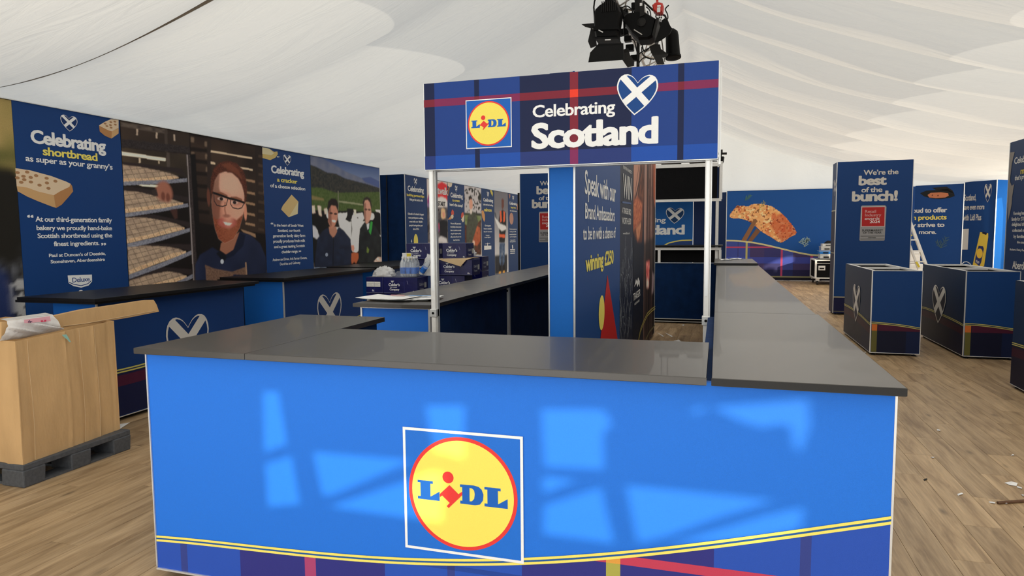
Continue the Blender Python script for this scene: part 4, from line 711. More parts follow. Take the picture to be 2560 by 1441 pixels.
F([(9.327,1.75),(9.431,1.721),(9.554,1.538),(9.446,1.524),(9.343,1.57)], (190, 190, 195), 2); F([(10.089,1.948),(10.21,1.967),(10.296,1.872),(10.543,1.81),(10.522,1.428),(10.309,1.562),(10.138,1.757)], (215, 213, 210), 2); F([(10.414,2.046),(10.62,2.044),(10.613,1.91),(10.479,1.809),(10.341,1.856),(10.407,1.923)], (20, 20, 22), 1)
F([(10.582,1.926),(10.714,1.963),(10.949,1.986),(10.995,1.884),(10.87,1.78),(10.81,1.609),(10.783,1.423),(10.76,1.304),(10.675,1.264),(10.547,1.294),(10.488,1.395),(10.527,1.527),(10.569,1.694),(10.544,1.826)], (232, 230, 226), 2); F([(10.636,2.036),(10.717,2.03),(10.718,1.929),(10.646,1.92)], (226, 206, 190), 1); F([(10.727,1.904),(10.793,1.906),(10.774,1.863)], (24, 20, 20), 1); F([(10.489,1.403),(10.601,1.409),(10.63,1.342),(10.578,1.276),(10.516,1.328)], (205, 140, 120), 1)
F([(10.48,1.254),(10.61,1.275),(10.757,1.253),(10.763,1.168),(10.664,1.071),(10.601,1.107),(10.518,1.069),(10.482,1.162)], (178, 92, 56), 2)
# two farmers
F([(9.38,1.07),(9.404,1.266),(9.473,1.523),(9.615,1.645),(9.786,1.707),(9.952,1.597),(10.136,1.724),(10.284,1.66),(10.495,1.511),(10.516,1.328),(10.484,1.029)], (22, 28, 46), 2, tex=nA, c2=(32, 40, 62)); F([(9.815,1.723),(10.047,1.724),(10.072,1.644),(9.948,1.533),(9.837,1.613)], (172, 120, 98), 1)
F([(9.809,2.019),(9.893,2.092),(10.067,2.09),(10.115,1.98),(10.089,1.852),(9.988,1.724),(9.885,1.7),(9.805,1.801)], (186, 128, 106), 2); F([(9.803,2.003),(9.892,2.068),(9.908,1.849),(9.901,1.723),(9.814,1.801)], (112, 70, 58), 3, .7); F([(9.79,2.018),(9.825,2.144),(9.928,2.203),(10.073,2.194),(10.134,2.109),(10.115,1.996),(10.052,2.074),(9.921,2.085),(9.846,2.02),(9.813,1.941)], (30, 22, 22), 2); F([(9.908,1.841),(10.053,1.832),(10.007,1.795),(9.929,1.81)], (238, 226, 216), 1)
for q in [(9.899,1.951),(10.036,1.943)]: p.ell(q[0], q[1], .05, .018, (44, 26, 24), .9, .5)
F([(10.084,1.339),(10.267,1.351),(10.294,1.285),(10.23,1.238),(10.111,1.274)], (30, 38, 60), 1, .8); p.stroke([(9.949,1.549),(9.907,1.074)], .02, (12, 14, 24)); p.ell(*(9.727,1.263), .04, .03, (150, 160, 180), .8)
F([(10.758,1.083),(10.784,1.44),(10.832,1.694),(11.008,1.815),(11.254,1.818),(11.43,1.732),(11.571,1.588),(11.653,1.334),(11.637,1.043)], (18, 20, 24), 2, tex=nA, c2=(34, 38, 40)); F([(11.237,1.836),(11.308,1.819),(11.276,1.696),(11.223,1.581),(11.155,1.643)], (52, 150, 62), 1); F([(11.075,1.782),(11.182,1.8),(11.158,1.695),(11.105,1.678)], (200, 205, 210), 1)
F([(10.991,2.141),(11.047,2.22),(11.205,2.236),(11.254,2.151),(11.269,1.976),(11.221,1.87),(11.11,1.782),(11.042,1.798),(11.006,1.901)], (196, 144, 124), 2); F([(10.991,2.141),(11.079,2.179),(11.063,1.868),(11.042,1.798),(11.006,1.901)], (120, 78, 66), 2, .7); F([(10.959,2.174),(11.015,2.253),(11.12,2.284),(11.241,2.255),(11.289,2.134),(11.273,2.046),(11.22,2.184),(11.135,2.233),(11.029,2.211),(10.988,2.072)], (46, 36, 34), 2)
for q in [(11.072,2.049),(11.195,2.048)]: p.ell(q[0], q[1], .05, .02, (60, 36, 32), .8, .5)
F([(11.304,1.076),(11.474,1.159),(11.624,1.144),(11.626,1.047)], (190, 150, 130), 2, tex=nC, c2=(220, 210, 200)); F([(11.07,1.365),(11.155,1.311),(11.116,1.242),(11.054,1.261)], (120, 140, 60), 1, .7)
p.build('farmers_photo', t, label='printed photograph of two farmers among black and white cows')

# ------------------------------------------------------------------ second run of the left wall
t = thing('display_wall', 'farther left display wall with walk start, ice cream, salmon and egg panels', 'display wall', (-6.4, 17, 0))
pl = PLN['W2']; Q = [13.028,14.15,15.378,16.518,17.852,18.979,20.351,21.48]
wall_panels(t, pl, Q, [(.004, .040, .16)]*len(Q)); MB().box((-7.6, Q[0]-.03, .03), (-6.37, Q[0]-.001, 2.85)).build('end_panel', M_navy, t); MB().box((-6.76, Q[0]-.05, .03), (-6.74, Q[0]-.03, 2.84)).build('end_seam', M_lamb, t)
mb = MB(); mb.bar((-6.35, Q[0], .03), (-6.35, Q[0], 2.85), .014); mb.bar((-6.35, Q[0], 2.853), (-6.35, Q[-1], 2.853), .02, .008); mb.build('edge_profile', M_alu, t)
b = Art(pl, .003)
for s_, q, c_ in (('Celebrating', (13.165,13.983,2.512,0.115), WHITE), ('building partnerships', (13.112,14.005,2.403,0.053), YEL), ('that go the extra mile', (13.236,13.928,2.312,0.053), WHITE),
    ('Kiltwalk is Scotland’s largest', (13.148,13.958,2.004,0.044), WHITE), ('mass participation walking', (13.168,13.928,1.922,0.041), WHITE), ('event with over 140,000', (13.213,13.879,1.839,0.041), WHITE), ('people having taken part', (13.193,13.893,1.759,0.039), WHITE), ('since 2016.', (13.383,13.695,1.679,0.042), WHITE),
    ('Celebrating', (15.577,16.402,2.494,0.113), WHITE), ('ice cream', (15.698,16.18,2.393,0.062), YEL), ('here’s the scoop!', (15.507,16.393,2.276,0.072), WHITE),
    ('We are a fifth generation', (15.536,16.255,1.822,0.041), WHITE), ('family dairy and are proud', (15.533,16.263,1.739,0.041), WHITE), ('that our products are made', (15.529,16.26,1.655,0.037), WHITE), ('using the highest quality', (15.542,16.233,1.572,0.037), WHITE), ('milk produced by our own', (15.522,16.253,1.49,0.037), WHITE), ('local farmers.', (15.7,16.144,1.409,0.038), WHITE),
    ('Celebrating', (18.011,18.865,2.493,0.094), WHITE), ('Loch stock and smoking', (17.985,18.861,2.38,0.054), WHITE), ('salmon', (18.064,18.732,2.214,0.094), YEL), ('Our long term', (18.112,18.641,1.786,0.047), WHITE), ('focus on sustainable', (18.016,18.714,1.701,0.038), WHITE), ('ideas for the marine', (18.013,18.741,1.616,0.038), WHITE), ('Invergarry', (18.188,18.511,1.516,0.033), WHITE), ('Scottish Highlands', (18.078,18.614,1.456,0.033), WHITE),
    ('Celebrating', (20.487,21.321,2.497,0.087), WHITE), ('happy hens', (20.646,21.203,2.386,0.053), YEL), ('from the farmhouse', (20.552,21.314,2.278,0.045), WHITE), ('Our hens are grown on', (20.48,21.277,1.696,0.037), WHITE), ('Scottish grain at 100%', (20.513,21.198,1.614,0.034), WHITE), ('renewable family farm', (20.474,21.234,1.529,0.032), WHITE), ('near Fort Augustus.', (20.508,21.251,1.452,0.032), WHITE), ('Farmer and Son', (20.577,21.114,1.345,0.032), WHITE), ('Farming Network', (20.521,21.15,1.293,0.032), WHITE)): b.text(s_, *q, c_, .025, .95)
b.poly([(18.034,1.236),(18.666,1.223),(18.662,1.118),(18.03,1.118)], WHITE); b.poly([(18.304,1.314),(18.356,1.314),(18.353,1.227),(18.301,1.228)], WHITE); b.poly([(18.108,1.289),(18.563,1.298),(18.563,1.286),(18.107,1.28)], WHITE); b.poly([(20.736,1.192),(20.829,1.204),(20.863,1.109),(20.769,1.063)], WHITE)
b.line([(20.531,1.058),(21.067,1.049)], .02, WHITE); b.line([(20.546,0.935),(21.064,0.929)], .02, WHITE); b.text('HIGHLAND', *(20.547,21.065,0.973,0.059), WHITE, .02)
b.text('4', *(13.265,13.323,1.401,0.072), WHITE, .01); b.ell(*(13.519,1.429), .11, .16, YEL, 20)
b.build('lettering', t, 'white and yellow panel lettering')
for q in [[(13.561,2.648),(13.56,2.805),(13.473,2.736),(13.651,2.739)],[(15.955,2.634),(15.95,2.8),(15.864,2.747),(16.05,2.744)],[(18.411,2.617),(18.41,2.784),(18.313,2.731),(18.519,2.725)],[(20.901,2.635),(20.905,2.788),(20.803,2.743),(21.025,2.737)]]: heart_at(pl, q, t, lift=.003)
b = Art(pl, .004); IR = (.70, .10, .06); IO = (.72, .35, .12); IC = (.82, .72, .55)
for q in ([(15.374,1.936),(15.528,2.011),(15.612,2.064),(15.72,2.004),(15.58,1.94)], [(17.839,2.208),(17.98,2.247),(18.117,2.121),(18.134,1.98),(18.06,1.909),(17.902,2.023)]): b.poly(q, IO)
b.up()
for q in ([(15.575,2.094),(15.656,2.193),(15.765,2.151),(15.778,2.068),(15.65,2.044)], [(16.252,2.014),(16.297,2.112),(16.417,2.147),(16.474,2.062),(16.379,1.952)]): b.poly(q, IR)
b.up()
for q in ([(15.584,2.043),(15.723,2.066),(15.748,2.005),(15.662,1.953),(15.581,1.981)], [(16.261,1.95),(16.382,2.017),(16.493,2.084),(16.468,1.91),(16.376,1.877)], [(15.383,2.845),(15.701,2.84),(15.642,2.754),(15.506,2.725),(15.4,2.759)]): b.poly(q, IC)
b.poly([(15.409,2.719),(15.533,2.727),(15.443,2.529),(15.378,2.495)], (.25, .12, .06)); b.poly([(18.582,2.829),(18.733,2.85),(18.859,2.772),(18.825,2.661),(18.691,2.739)], (.70, .58, .10))
for q in [(20.699,2.048)]: b.ell(q[0], q[1], .22, .19, (.55, .28, .20), 20)
b.poly([(20.409,2.824),(20.605,2.818),(20.602,2.733),(20.475,2.67)], (.40, .20, .15)); b.poly([(21.37,2.552),(21.466,2.528),(21.461,2.349),(21.297,2.358)], (.55, .28, .20)); b.build('food_pictures', t, 'printed ice cream, salmon and egg pictures')
# photographs of the second run
p = Paint(pl, Q[1]+.01, Q[2]-.01, .7, 2.84, .018, (192, 186, 182), GAIN); nC = p.noise(.12, .08, 3)
F = lambda pts, c, soft=0, a=1., tex=None, c2=None: p.fill(pts, c, soft, a, tex, c2)
F([(14.121,2.293),(14.294,2.528),(14.686,2.743),(15.039,2.835),(15.348,2.786),(15.421,2.629),(15.384,2.384),(14.143,2.275)], (196, 42, 48), 1); F([(14.121,2.293),(14.254,2.469),(14.34,2.512),(14.323,2.149),(14.135,2.105)], (110, 70, 130), 1, .8); F([(14.657,2.314),(14.77,2.436),(15.023,2.478),(15.28,2.44),(15.382,2.343),(15.376,2.221),(14.636,2.197)], (205, 200, 198), 1)
F([(14.117,2.199),(14.373,2.208),(14.661,2.198),(15.377,2.241),(15.349,1.365),(14.124,1.386)], (46, 46, 58), 2, tex=nC, c2=(120, 110, 110)); p.put((nC > .6)*p.mask([(14.139,2.181),(15.374,2.18),(15.347,1.569),(14.12,1.576)]), (25, 22, 28), .8)
F([(14.958,2.168),(15.062,2.211),(15.216,2.176),(15.233,1.974),(15.05,1.931),(14.95,1.989)], (205, 172, 130), 1); F([(15.032,2.11),(15.187,2.114),(15.182,1.994),(15.077,1.972)], (205, 140, 120), 1); F([(14.845,1.888),(14.998,1.93),(15.362,1.895),(15.338,1.365),(14.876,1.472)], (22, 22, 28), 1); F([(14.703,1.828),(14.843,1.839),(14.859,1.651),(14.723,1.632)], (190, 60, 80), 1, tex=nC, c2=(60, 70, 130)); F([(14.701,1.474),(14.93,1.532),(15.29,1.468),(15.312,1.366),(14.722,1.376)], (200, 198, 200), 1)
p.build('walk_photo', t, label='printed photograph of a start arch and walkers')
b = Art(pl, .006); b.text('kiltwalk', *(14.531,15.402,2.531,0.174), (.75, .66, .66), .03, .9); b.text('START', *(14.767,15.22,2.256,0.102), (.05, .05, .06), .03, .95); b.build('arch_lettering', t, 'start arch lettering')
p = Paint(pl, Q[3]+.01, Q[4]-.01, .5, 2.84, .018, (176, 172, 174), GAIN); nC = p.noise(.12, .06, 3)
F = lambda pts, c, soft=0, a=1., tex=None, c2=None: p.fill(pts, c, soft, a, tex, c2)
p.put(p.soft(((np.hypot((p.U-17.178)/.9, (p.V-2.459)/.36) < 1)*(p.noise(.07, .05, 21) > .62))*1., 1), (40, 38, 34)); F([(16.506,2.117),(17.814,2.115),(17.772,0.997),(16.474,1.04)], (88, 108, 52), 1, tex=nC, c2=(120, 130, 90)); F([(16.507,2.128),(17.816,2.149),(17.813,2.068),(16.505,2.084)], (36, 38, 30), 1)
F([(17.613,2.591),(17.838,2.741),(17.829,2.486),(17.711,2.481)], (30, 32, 28), 1); F([(16.506,1.824),(16.677,1.804),(16.769,1.03),(16.474,1.04)], (96, 46, 30), 1, tex=nC, c2=(40, 28, 24)); F([(17.518,1.879),(17.809,1.975),(17.772,0.997),(17.023,1.022)], (100, 56, 38), 1, tex=nC, c2=(50, 34, 28))
F([(16.64,1.65),(16.748,2.024),(16.876,2.104),(17.134,2.188),(17.393,2.105),(17.554,1.925),(17.479,1.741),(17.296,1.332),(17.218,1.015),(16.769,1.03),(16.658,1.343)], (58, 60, 50), 1, tex=nC, c2=(76, 78, 64)); F([(16.877,2.446),(17.02,2.541),(17.132,2.457),(17.139,2.3),(17.006,2.185),(16.895,2.27)], (196, 144, 122), 1); F([(16.84,2.444),(16.907,2.569),(17.086,2.577),(17.146,2.48),(17.051,2.516),(16.904,2.491)], (40, 30, 26), 1); F([(16.881,2.226),(17.123,2.233),(17.067,2.12),(16.939,2.105)], (200, 190, 180), 1)
F([(17.307,1.604),(17.481,1.787),(17.683,1.742),(17.745,1.557),(17.703,1.371),(17.46,1.249),(17.196,1.277),(17.088,1.358),(17.204,1.492)], (150, 74, 44), 1, tex=nC, c2=(180, 96, 60)); F([(17.103,1.403),(17.265,1.378),(17.261,1.264),(17.087,1.324)], (215, 180, 160), 1); F([(17.408,1.627),(17.495,1.638),(17.48,1.581)], (20, 16, 16), 1)
p.build('cattle_farmer_photo', t, label='printed photograph of a man in a green coat with a brown cow')
p = Paint(pl, Q[5]+.01, Q[6]-.01, .35, 2.84, .02, (118, 116, 122), GAIN); nC = p.noise(.12, .06, 3)
F = lambda pts, c, soft=0, a=1., tex=None, c2=None: p.fill(pts, c, soft, a, tex, c2)
p.grad(.5, 2.4, (200, 200, 202), (104, 102, 108)); F([(18.933,0.933),(20.215,0.914),(20.193,0.231),(18.911,0.314)], (40, 40, 44), 3); F([(19.365,1.95),(19.538,2.23),(19.789,2.313),(20.127,2.219),(20.157,1.804),(20.063,1.596),(19.967,1.286),(19.408,1.296),(19.434,1.598)], (20, 18, 20), 1)
for q in [[(19.513,2.242),(19.647,2.283),(19.71,1.954),(19.527,1.914)],[(19.872,2.277),(20.041,2.23),(20.015,1.959),(19.843,1.918)],[(19.417,1.56),(20.018,1.532),(19.998,1.441),(19.414,1.472)]]: F(q, (218, 92, 52), 0)
F([(19.674,2.601),(19.801,2.657),(19.942,2.6),(19.919,2.419),(19.806,2.301),(19.691,2.361)], (96, 56, 46), 1); F([(19.051,2.069),(19.207,1.997),(19.526,1.876),(20.113,1.804),(20.154,1.713),(19.683,1.648),(19.358,1.749),(19.125,1.922),(19.011,2.044)], (214, 214, 212), 1); F([(18.978,2.215),(19.134,2.194),(19.207,1.997),(19.066,2.045)], (70, 74, 80), 1)
F([(19.44,1.295),(19.984,1.273),(19.93,0.69),(19.731,0.57),(19.708,1.137),(19.564,0.579),(19.404,0.714)], (52, 70, 98), 1, tex=nC, c2=(86, 104, 130)); F([(19.384,0.613),(19.581,0.603),(19.574,0.399),(19.377,0.41)], (18, 16, 18)); F([(19.748,0.595),(19.944,0.599),(19.938,0.404),(19.742,0.415)], (18, 16, 18)); F([(19.353,0.412),(19.575,0.412),(19.571,0.309),(19.349,0.316)], (200, 150, 70)); F([(19.742,0.415),(19.955,0.416),(19.952,0.325),(19.74,0.332)], (200, 150, 70))
p.build('fish_farmer_photo', t, label='printed photograph of a man in an orange vest holding a large fish')
t = thing('dark_pillar', 'narrow dark photo panel between the egg panel and the left award column', 'display panel', (-4.62, 16.4, 0)); MB().box((-4.86, 16.4, .03), (-4.46, 16.46, 2.6)).build('panel', M_lamb, t, bevel=.004); MB().box((-4.87, 16.39, .0), (-4.45, 16.47, .03)).build('base', M_dark, t)

# ================================================================== COLUMNS, BACK WALL, PLINTHS
def award_art(pl, t, du=0., dv=0.):
    M_ = lambda q: (q[0]+du, q[1]+du, q[2]+dv, q[3]); G = (.60, .58, .54); b = Art(pl, .003)
    for s_, q, bo in (('We’re the', (0.445,1.017,2.596,0.091), .02), ('best', (0.368,0.83,2.416,0.164), .04), ('of the', (0.417,0.766,2.282,0.091), .02), ('bunch!', (0.265,1.019,2.124,0.175), .04)): b.text(s_, *M_(q), G, bo, .93)
    b.build('lettering', t, 'large white slogan lettering')
    b = Art(pl, .003); sh = lambda pts: [(x+du, y+dv) for x, y in pts]
    b.poly(sh([(0.437,2.038),(0.817,2.039),(0.842,2.008),(0.831,1.403),(0.821,1.392),(0.424,1.39),(0.413,1.409),(0.421,2.02)]), (.30, .30, .31)); b.up(); b.poly(sh([(0.431,2.016),(0.821,2.017),(0.826,1.648),(0.436,1.648)]), (.66, .58, .58)); b.up(); b.poly(sh([(0.44,2.006),(0.814,2.008),(0.819,1.657),(0.444,1.657)]), (.42, .018, .018)); b.up()
    for s_, q, c_ in (('Retail', (0.491,0.673,1.905,0.051), (.6, .3, .3)), ('Industry', (0.493,0.761,1.839,0.051), (.6, .3, .3)), ('awards', (0.49,0.735,1.776,0.051), (.66, .5, .5)), ('2024', (0.575,0.742,1.715,0.05), (.8, .78, .78)), ('SUPERMARKET', (0.449,0.799,1.565,0.035), (.02, .02, .02)), ('OF THE YEAR', (0.47,0.776,1.523,0.033), (.02, .02, .02)), ('WINNER', (0.556,0.688,1.439,0.02), (.02, .02, .02))): b.text(s_, *M_(q), c_, .02)
    for q in ([(0.431,1.475),(0.825,1.476)], [(0.43,1.423),(0.827,1.423)]): b.line(sh(q), .008, (.03, .03, .03))
    b.build('award_badge', t, 'red and silver award badge')
def column(t, x0, x1, y0, y1, sidevis):
    MB().box((x0+.01, y0+.006, .03), (x1-.01, y1, 2.84)).build('core', M_navy, t); f = Pl((x0, y0), (x1, y0)); w = x1-x0
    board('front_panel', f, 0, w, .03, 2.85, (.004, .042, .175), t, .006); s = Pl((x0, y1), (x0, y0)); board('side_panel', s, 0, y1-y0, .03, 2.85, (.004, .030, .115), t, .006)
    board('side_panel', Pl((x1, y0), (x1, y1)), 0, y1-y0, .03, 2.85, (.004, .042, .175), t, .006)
    mb = MB(); mb.bar((x0, y0, .03), (x0, y0, 2.85), .012); mb.bar((x1, y0, .03), (x1, y0, 2.85), .010); mb.build('corner_profile', M_alu, t)
    for a, b_ in ((x0+.05, y0+.05), (x1-.05, y0+.05), (x0+.05, y1-.05), (x1-.05, y1-.05)): MB().lathe((a, b_, 0), [(.025, 0), (.025, .01), (.01, .015), (.01, .031)], 10).build('foot', M_rub, t)
    a = Art(f, .002); N1 = (.006, .008, .05); a.rect(.005, .035, w-.005, .325, N1); a.up(); a.rect(w*.3, .035, w*.38, .325, (.05, .01, .03)); a.rect(w*.7, .035, w*.72, .325, (.003, .003, .02)); a.up(); a.rect(.005, .325, w-.005, .345, (.45, .43, .30)); a.rect(.005, .06, w-.005, .07, (.18, .17, .10)); a.build('tartan_base', t)
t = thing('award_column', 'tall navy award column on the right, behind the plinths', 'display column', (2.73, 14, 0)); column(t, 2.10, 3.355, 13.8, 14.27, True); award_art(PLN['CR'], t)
a = Art(PLN['CRS'], .003); z1, z2 = [1.956,1.162]
a.rect(.004, .035, .466, z1, (.005, .006, .035)); a.up(); a.rect(.004, z1-.01, .466, z1+.012, (.45, .43, .30)); a.rect(.004, z2-.01, .466, z2+.01, (.30, .28, .18)); a.rect(.18, .04, .22, z1-.02, (.02, .006, .02)); a.build('tartan_base', t); heart_at(PLN['CRS'], [(0.258,2.229),(0.269,2.537),(0.136,2.452),(0.506,2.401)], t, 0, DARKBLUE, (.55, .53, .5), .003)
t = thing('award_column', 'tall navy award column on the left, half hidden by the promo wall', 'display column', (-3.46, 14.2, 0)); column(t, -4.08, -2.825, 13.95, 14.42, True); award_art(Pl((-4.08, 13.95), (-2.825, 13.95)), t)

# back wall
t = thing('back_display_wall', 'blue back display wall with grilled salmon print and angled slogan panels', 'display wall', (4, 22.8, 0))
pl = PLN['BK']; LB = pl.L
board('wall_panel', Pl((-.6, 23.6), (.42, 22.75)), 0, 1.32, .03, 2.84, (.003, .022, .10), t, .04)
u0 = -0.011
board('wall_panel', pl, u0, LB, .03, 2.86, (.008, .085, .34), t, .05)
mb = MB(); mb.bar(pl.p(u0, .03, .01), pl.p(u0, 2.86, .01), .02); mb.bar(pl.p(u0, 2.865, .0), pl.p(LB, 2.865, .0), .03, .012); mb.build('edge_profile', M_alu, t)
crv = resample([(-0.038,1.284),(0.374,1.268),(0.777,1.223),(1.177,1.146),(1.704,1.004),(2.224,0.884),(2.71,0.81)], 30); crv[0] = (u0, crv[0][1]); e_ = crv[-1]
crv += [(e_[0]+(LB-e_[0])*i/6, e_[1]-.10*i/6) for i in range(1, 7)]
a = Art(pl, .003); B1 = (.05, .075, .34); B2 = (.04, .04, .17); N1 = (.06, .045, .15)
ws = [(0, .35, B1), (.35, .37, B2), (.37, .72, B1), (.72, 1.15, N1), (1.15, 1.6, B2), (1.6, 1.63, B2), (1.63, 2.0, B1), (2.0, 2.5, N1), (2.5, 2.58, (.45, .05, .12)), (2.58, 3.0, N1), (3.0, 3.5, B1), (3.5, 5.23, N1)]
cells(a, crv, .13, [(max(x, u0), y, c_) for x, y, c_ in ws if y > u0], [(1.044, 1.089, lambda q: (.50, .06, .15)), (0.549, 0.75, lambda q: mixc(q, (.05, .10, .6), .5)), (.13, 0.349, lambda q: mixc(q, (.005, .008, .05), .75))], 0)
a.up(3); pv = [0.59,0.649]; a.rect(pv[0], .13, pv[1], curve_at(crv, pv[0])-.01, (.50, .46, .16)); pv = [1.64,1.697]; a.rect(pv[0], .1, pv[1], curve_at(crv, pv[0])-.02, (.50, .06, .16))
a.up(); band(a, crv, -.02, .028, (.80, .74, .35)); a.up(); band(a, crv, .0, .008, (.3, .3, .25)); a.rect(u0, .11, LB, .155, (.28, .27, .14)); a.rect(u0, .035, LB, .11, (.01, .01, .02)); a.build('tartan_border', t, 'tartan border under a yellow curve')
p = Paint(pl, 0.052, 2.109, 1.174, 2.474, .018, (26, 84, 158), 1.35)
OUT = [(0.071,2.102),(0.155,2.227),(0.3,2.408),(0.488,2.39),(0.649,2.373),(0.727,2.433),(0.965,2.456),(1.15,2.418),(1.361,2.358),(1.573,2.202),(1.785,1.991),(1.918,1.823),(2.025,1.683),(2.1,1.53),(2.056,1.439),(1.903,1.365),(1.802,1.283),(1.699,1.214),(1.622,1.194),(1.49,1.256),(1.357,1.355),(1.197,1.454),(1.063,1.539),(0.901,1.681),(0.766,1.809),(0.631,1.896),(0.469,1.954),(0.308,1.985),(0.132,1.987),(0.077,2.031)]
nA = p.noise(.10, .07, 3); nB = p.noise(.06, .22, 8); p.fill(OUT, (226, 152, 92), 1, tex=nA, c2=(240, 190, 130)); p.fill(OUT, (226, 152, 92), 1, .0)
m = p.mask(OUT); p.put(m*(nB > .68), (205, 92, 60), .7); p.put(m*(p.noise(.05, .04, 17) > .80), (90, 40, 28), .8); p.put(m*(p.noise(.06, .05, 27) > .74), (250, 220, 165), .8)
p.fill([(1.371,1.913),(1.524,2.078),(1.679,2.131),(1.864,1.934),(2.025,1.683),(2.093,1.516),(1.903,1.365),(1.699,1.228),(1.593,1.298),(1.485,1.466),(1.322,1.747)], (196, 84, 52), 3, .75); p.fill([(0.738,1.866),(0.953,1.751),(1.168,1.581),(1.435,1.383),(1.595,1.228),(1.436,1.299),(1.17,1.468),(0.901,1.681)], (236, 160, 100), 2, .6); p.put(m*(p.noise(.045, .04, 31) > .83), (120, 34, 26), .85)
b0 = p.C.copy(); msk = p.soft(p.mask(OUT), 1)
# the picture is cut to the salmon's outline
pb = p; A_ = np.array(pl.A); full = p.mask(OUT) > .5; i = np.arange(p.nv*p.nu).reshape(p.nv, p.nu); q = np.stack([i[:-1, :-1], i[:-1, 1:], i[1:, 1:], i[1:, :-1]], -1).reshape(-1, 4); keep = full.reshape(-1)[q].all(1); q = q[keep]
Pw = A_+np.array(pl.u)*p.U[..., None]+np.array((0, 0, 1.))*p.V[..., None]+np.array(pl.n)*.006
me = bpy.data.meshes.new('salmon_picture'); me.from_pydata(Pw.reshape(-1, 3).tolist(), [], q.tolist()); ca = me.color_attributes.new('Col', 'FLOAT_COLOR', 'POINT'); ca.data.foreach_set('color', np.concatenate([np.clip(p.C*1.1, 0, .95), np.ones(p.C.shape[:2]+(1,))], -1).reshape(-1).astype(np.float32)); me.materials.append(M_photo); o = bpy.data.objects.new('salmon_picture', me); COL.objects.link(o); o.parent = t; o['label'] = 'printed slab of grilled salmon'
b = Art(pl, .008)
b.poly([(0.816,1.949),(0.883,1.962),(0.918,1.906),(0.898,1.85),(0.603,1.267),(0.455,1.281)], (.28, .13, .06)); b.poly([(0.902,1.662),(1.023,1.568),(0.777,1.252),(0.643,1.261)], (.22, .10, .05)); b.build('tong_handles', t, 'printed wooden tong handles')
def herb(pl, root, tip, n, c, t, w=.02, lift=.008):
    b = Art(pl, lift); r = random.Random(n); b.line([root, tip], w*.6, c)
    for k in range(n):
        f = k/n; x = root[0]+(tip[0]-root[0])*f; y = root[1]+(tip[1]-root[1])*f; sg = 1 if k % 2 else -1; L = .5*math.hypot(tip[0]-root[0], tip[1]-root[1])*(1-.5*f); an = math.atan2(tip[1]-root[1], tip[0]-root[0])+sg*r.uniform(.5, .9); b.line([(x, y), (x+L*math.cos(an), y+L*math.sin(an))], w*.6, c)
    b.build('herb_sprig', t)
herb(pl, *[(0.539,2.557),(0.709,2.721)], 9, (.10, .25, .15), t); herb(pl, *[(2.151,1.225),(2.456,1.293)], 9, (.35, .50, .50), t, .03); herb(pl, *[(2.309,1.073),(2.417,1.348)], 8, (.35, .50, .50), t, .03); herb(pl, *[(0.969,2.255),(1.136,2.502)], 6, (.50, .45, .12), t)
# angled slogan panels
al = PLN['AN']; board('wall_panel', Pl((5.5, 22.7), (5.6, 22.75)), -.0, .13, .03, 2.86, WN, t, .03); board('wall_panel', al, 0, al.L, .03, 2.88, (.004, .045, .19), t, .05)
b = Art(al, .004); G = (.62, .62, .60)
for s_, q, c_ in (('proud to offer', (-0.052,0.829,2.081,0.137), G), ('Scottish products', (0.118,0.825,1.872,0.135), (.75, .62, .12)), ('they strive to', (-0.037,0.779,1.656,0.129), G), ('more.', (0.139,0.584,1.448,0.12), G)):
    ex = {'proud to offer': .16, 'Scottish products': .62, 'they strive to': .28, 'more.': 0}[s_]; b.text(s_, q[0]-ex if s_ != 'Scottish products' else q[0]-.70, *q[1:], c_, .025, .93)
b.build('lettering', t, 'white and yellow slogan lettering')
b = Art(al, .004); b.poly([(0.128,2.655),(0.288,2.722),(0.56,2.73),(0.827,2.748),(0.964,2.638),(0.997,2.534),(0.872,2.487),(0.66,2.46),(0.442,2.483),(0.238,2.555)], (.008, .010, .012)); b.poly([(0.431,2.799),(0.789,2.812),(0.935,2.701),(0.992,2.575),(0.83,2.675),(0.524,2.732)], (.012, .012, .014)); b.up(); b.poly([(0.32,2.594),(0.4,2.653),(0.653,2.657),(0.832,2.623),(0.852,2.55),(0.766,2.502),(0.533,2.49),(0.368,2.518)], (.50, .17, .08)); b.up(); b.poly([(0.421,2.568),(0.447,2.609),(0.463,2.567)], (.06, .01, .01)); b.poly([(0.563,2.552),(0.587,2.597),(0.606,2.55)], (.06, .01, .01)); b.build('pan_picture', t, 'printed black pan with food')
herb(al, *[(0.713,1.037),(0.844,1.352)], 9, (.06, .12, .14), t, .02); herb(al, *[(0.704,1.037),(0.606,1.247)], 7, (.06, .12, .14), t, .02)
a2 = PLN['AN2']; board('wall_panel', a2, .005, a2.L, .03, 2.92, (.004, .040, .165), t, .05); mb = MB(); mb.bar(a2.p(0, .03, .01), a2.p(0, 2.9, .01), .022); mb.bar(a2.p(a2.L, .03, .01), a2.p(a2.L, 2.92, .01), .022); mb.build('corner_profile', M_alu, t)
b = Art(a2, .004)
for s_, q in (('Scotland,', (0.003,0.342,2.391,0.174)), ('save even more', (0.0,0.583,2.13,0.152)), ('with Lidl Plus', (-0.006,0.511,1.83,0.171))): b.text(s_, *q, (.50, .49, .47), .02, .93)
b.build('lettering', t, 'white app lettering'); heart_at(a2, [(0.666,2.31),(0.661,2.821),(0.56,2.653),(0.758,2.641)], t, 0, DARKBLUE, (.55, .54, .5), .004)
b = Art(a2, .004); YG = (.62, .45, .06); b.poly([(-0.022,1.583),(0.177,1.59),(0.174,0.999),(-0.024,0.995)], (.55, .54, .52)); b.poly([(0.498,1.494),(0.72,1.463),(0.726,1.354),(0.653,0.55),(0.604,0.523),(0.332,0.546),(0.348,0.639)], YG)
b.up()
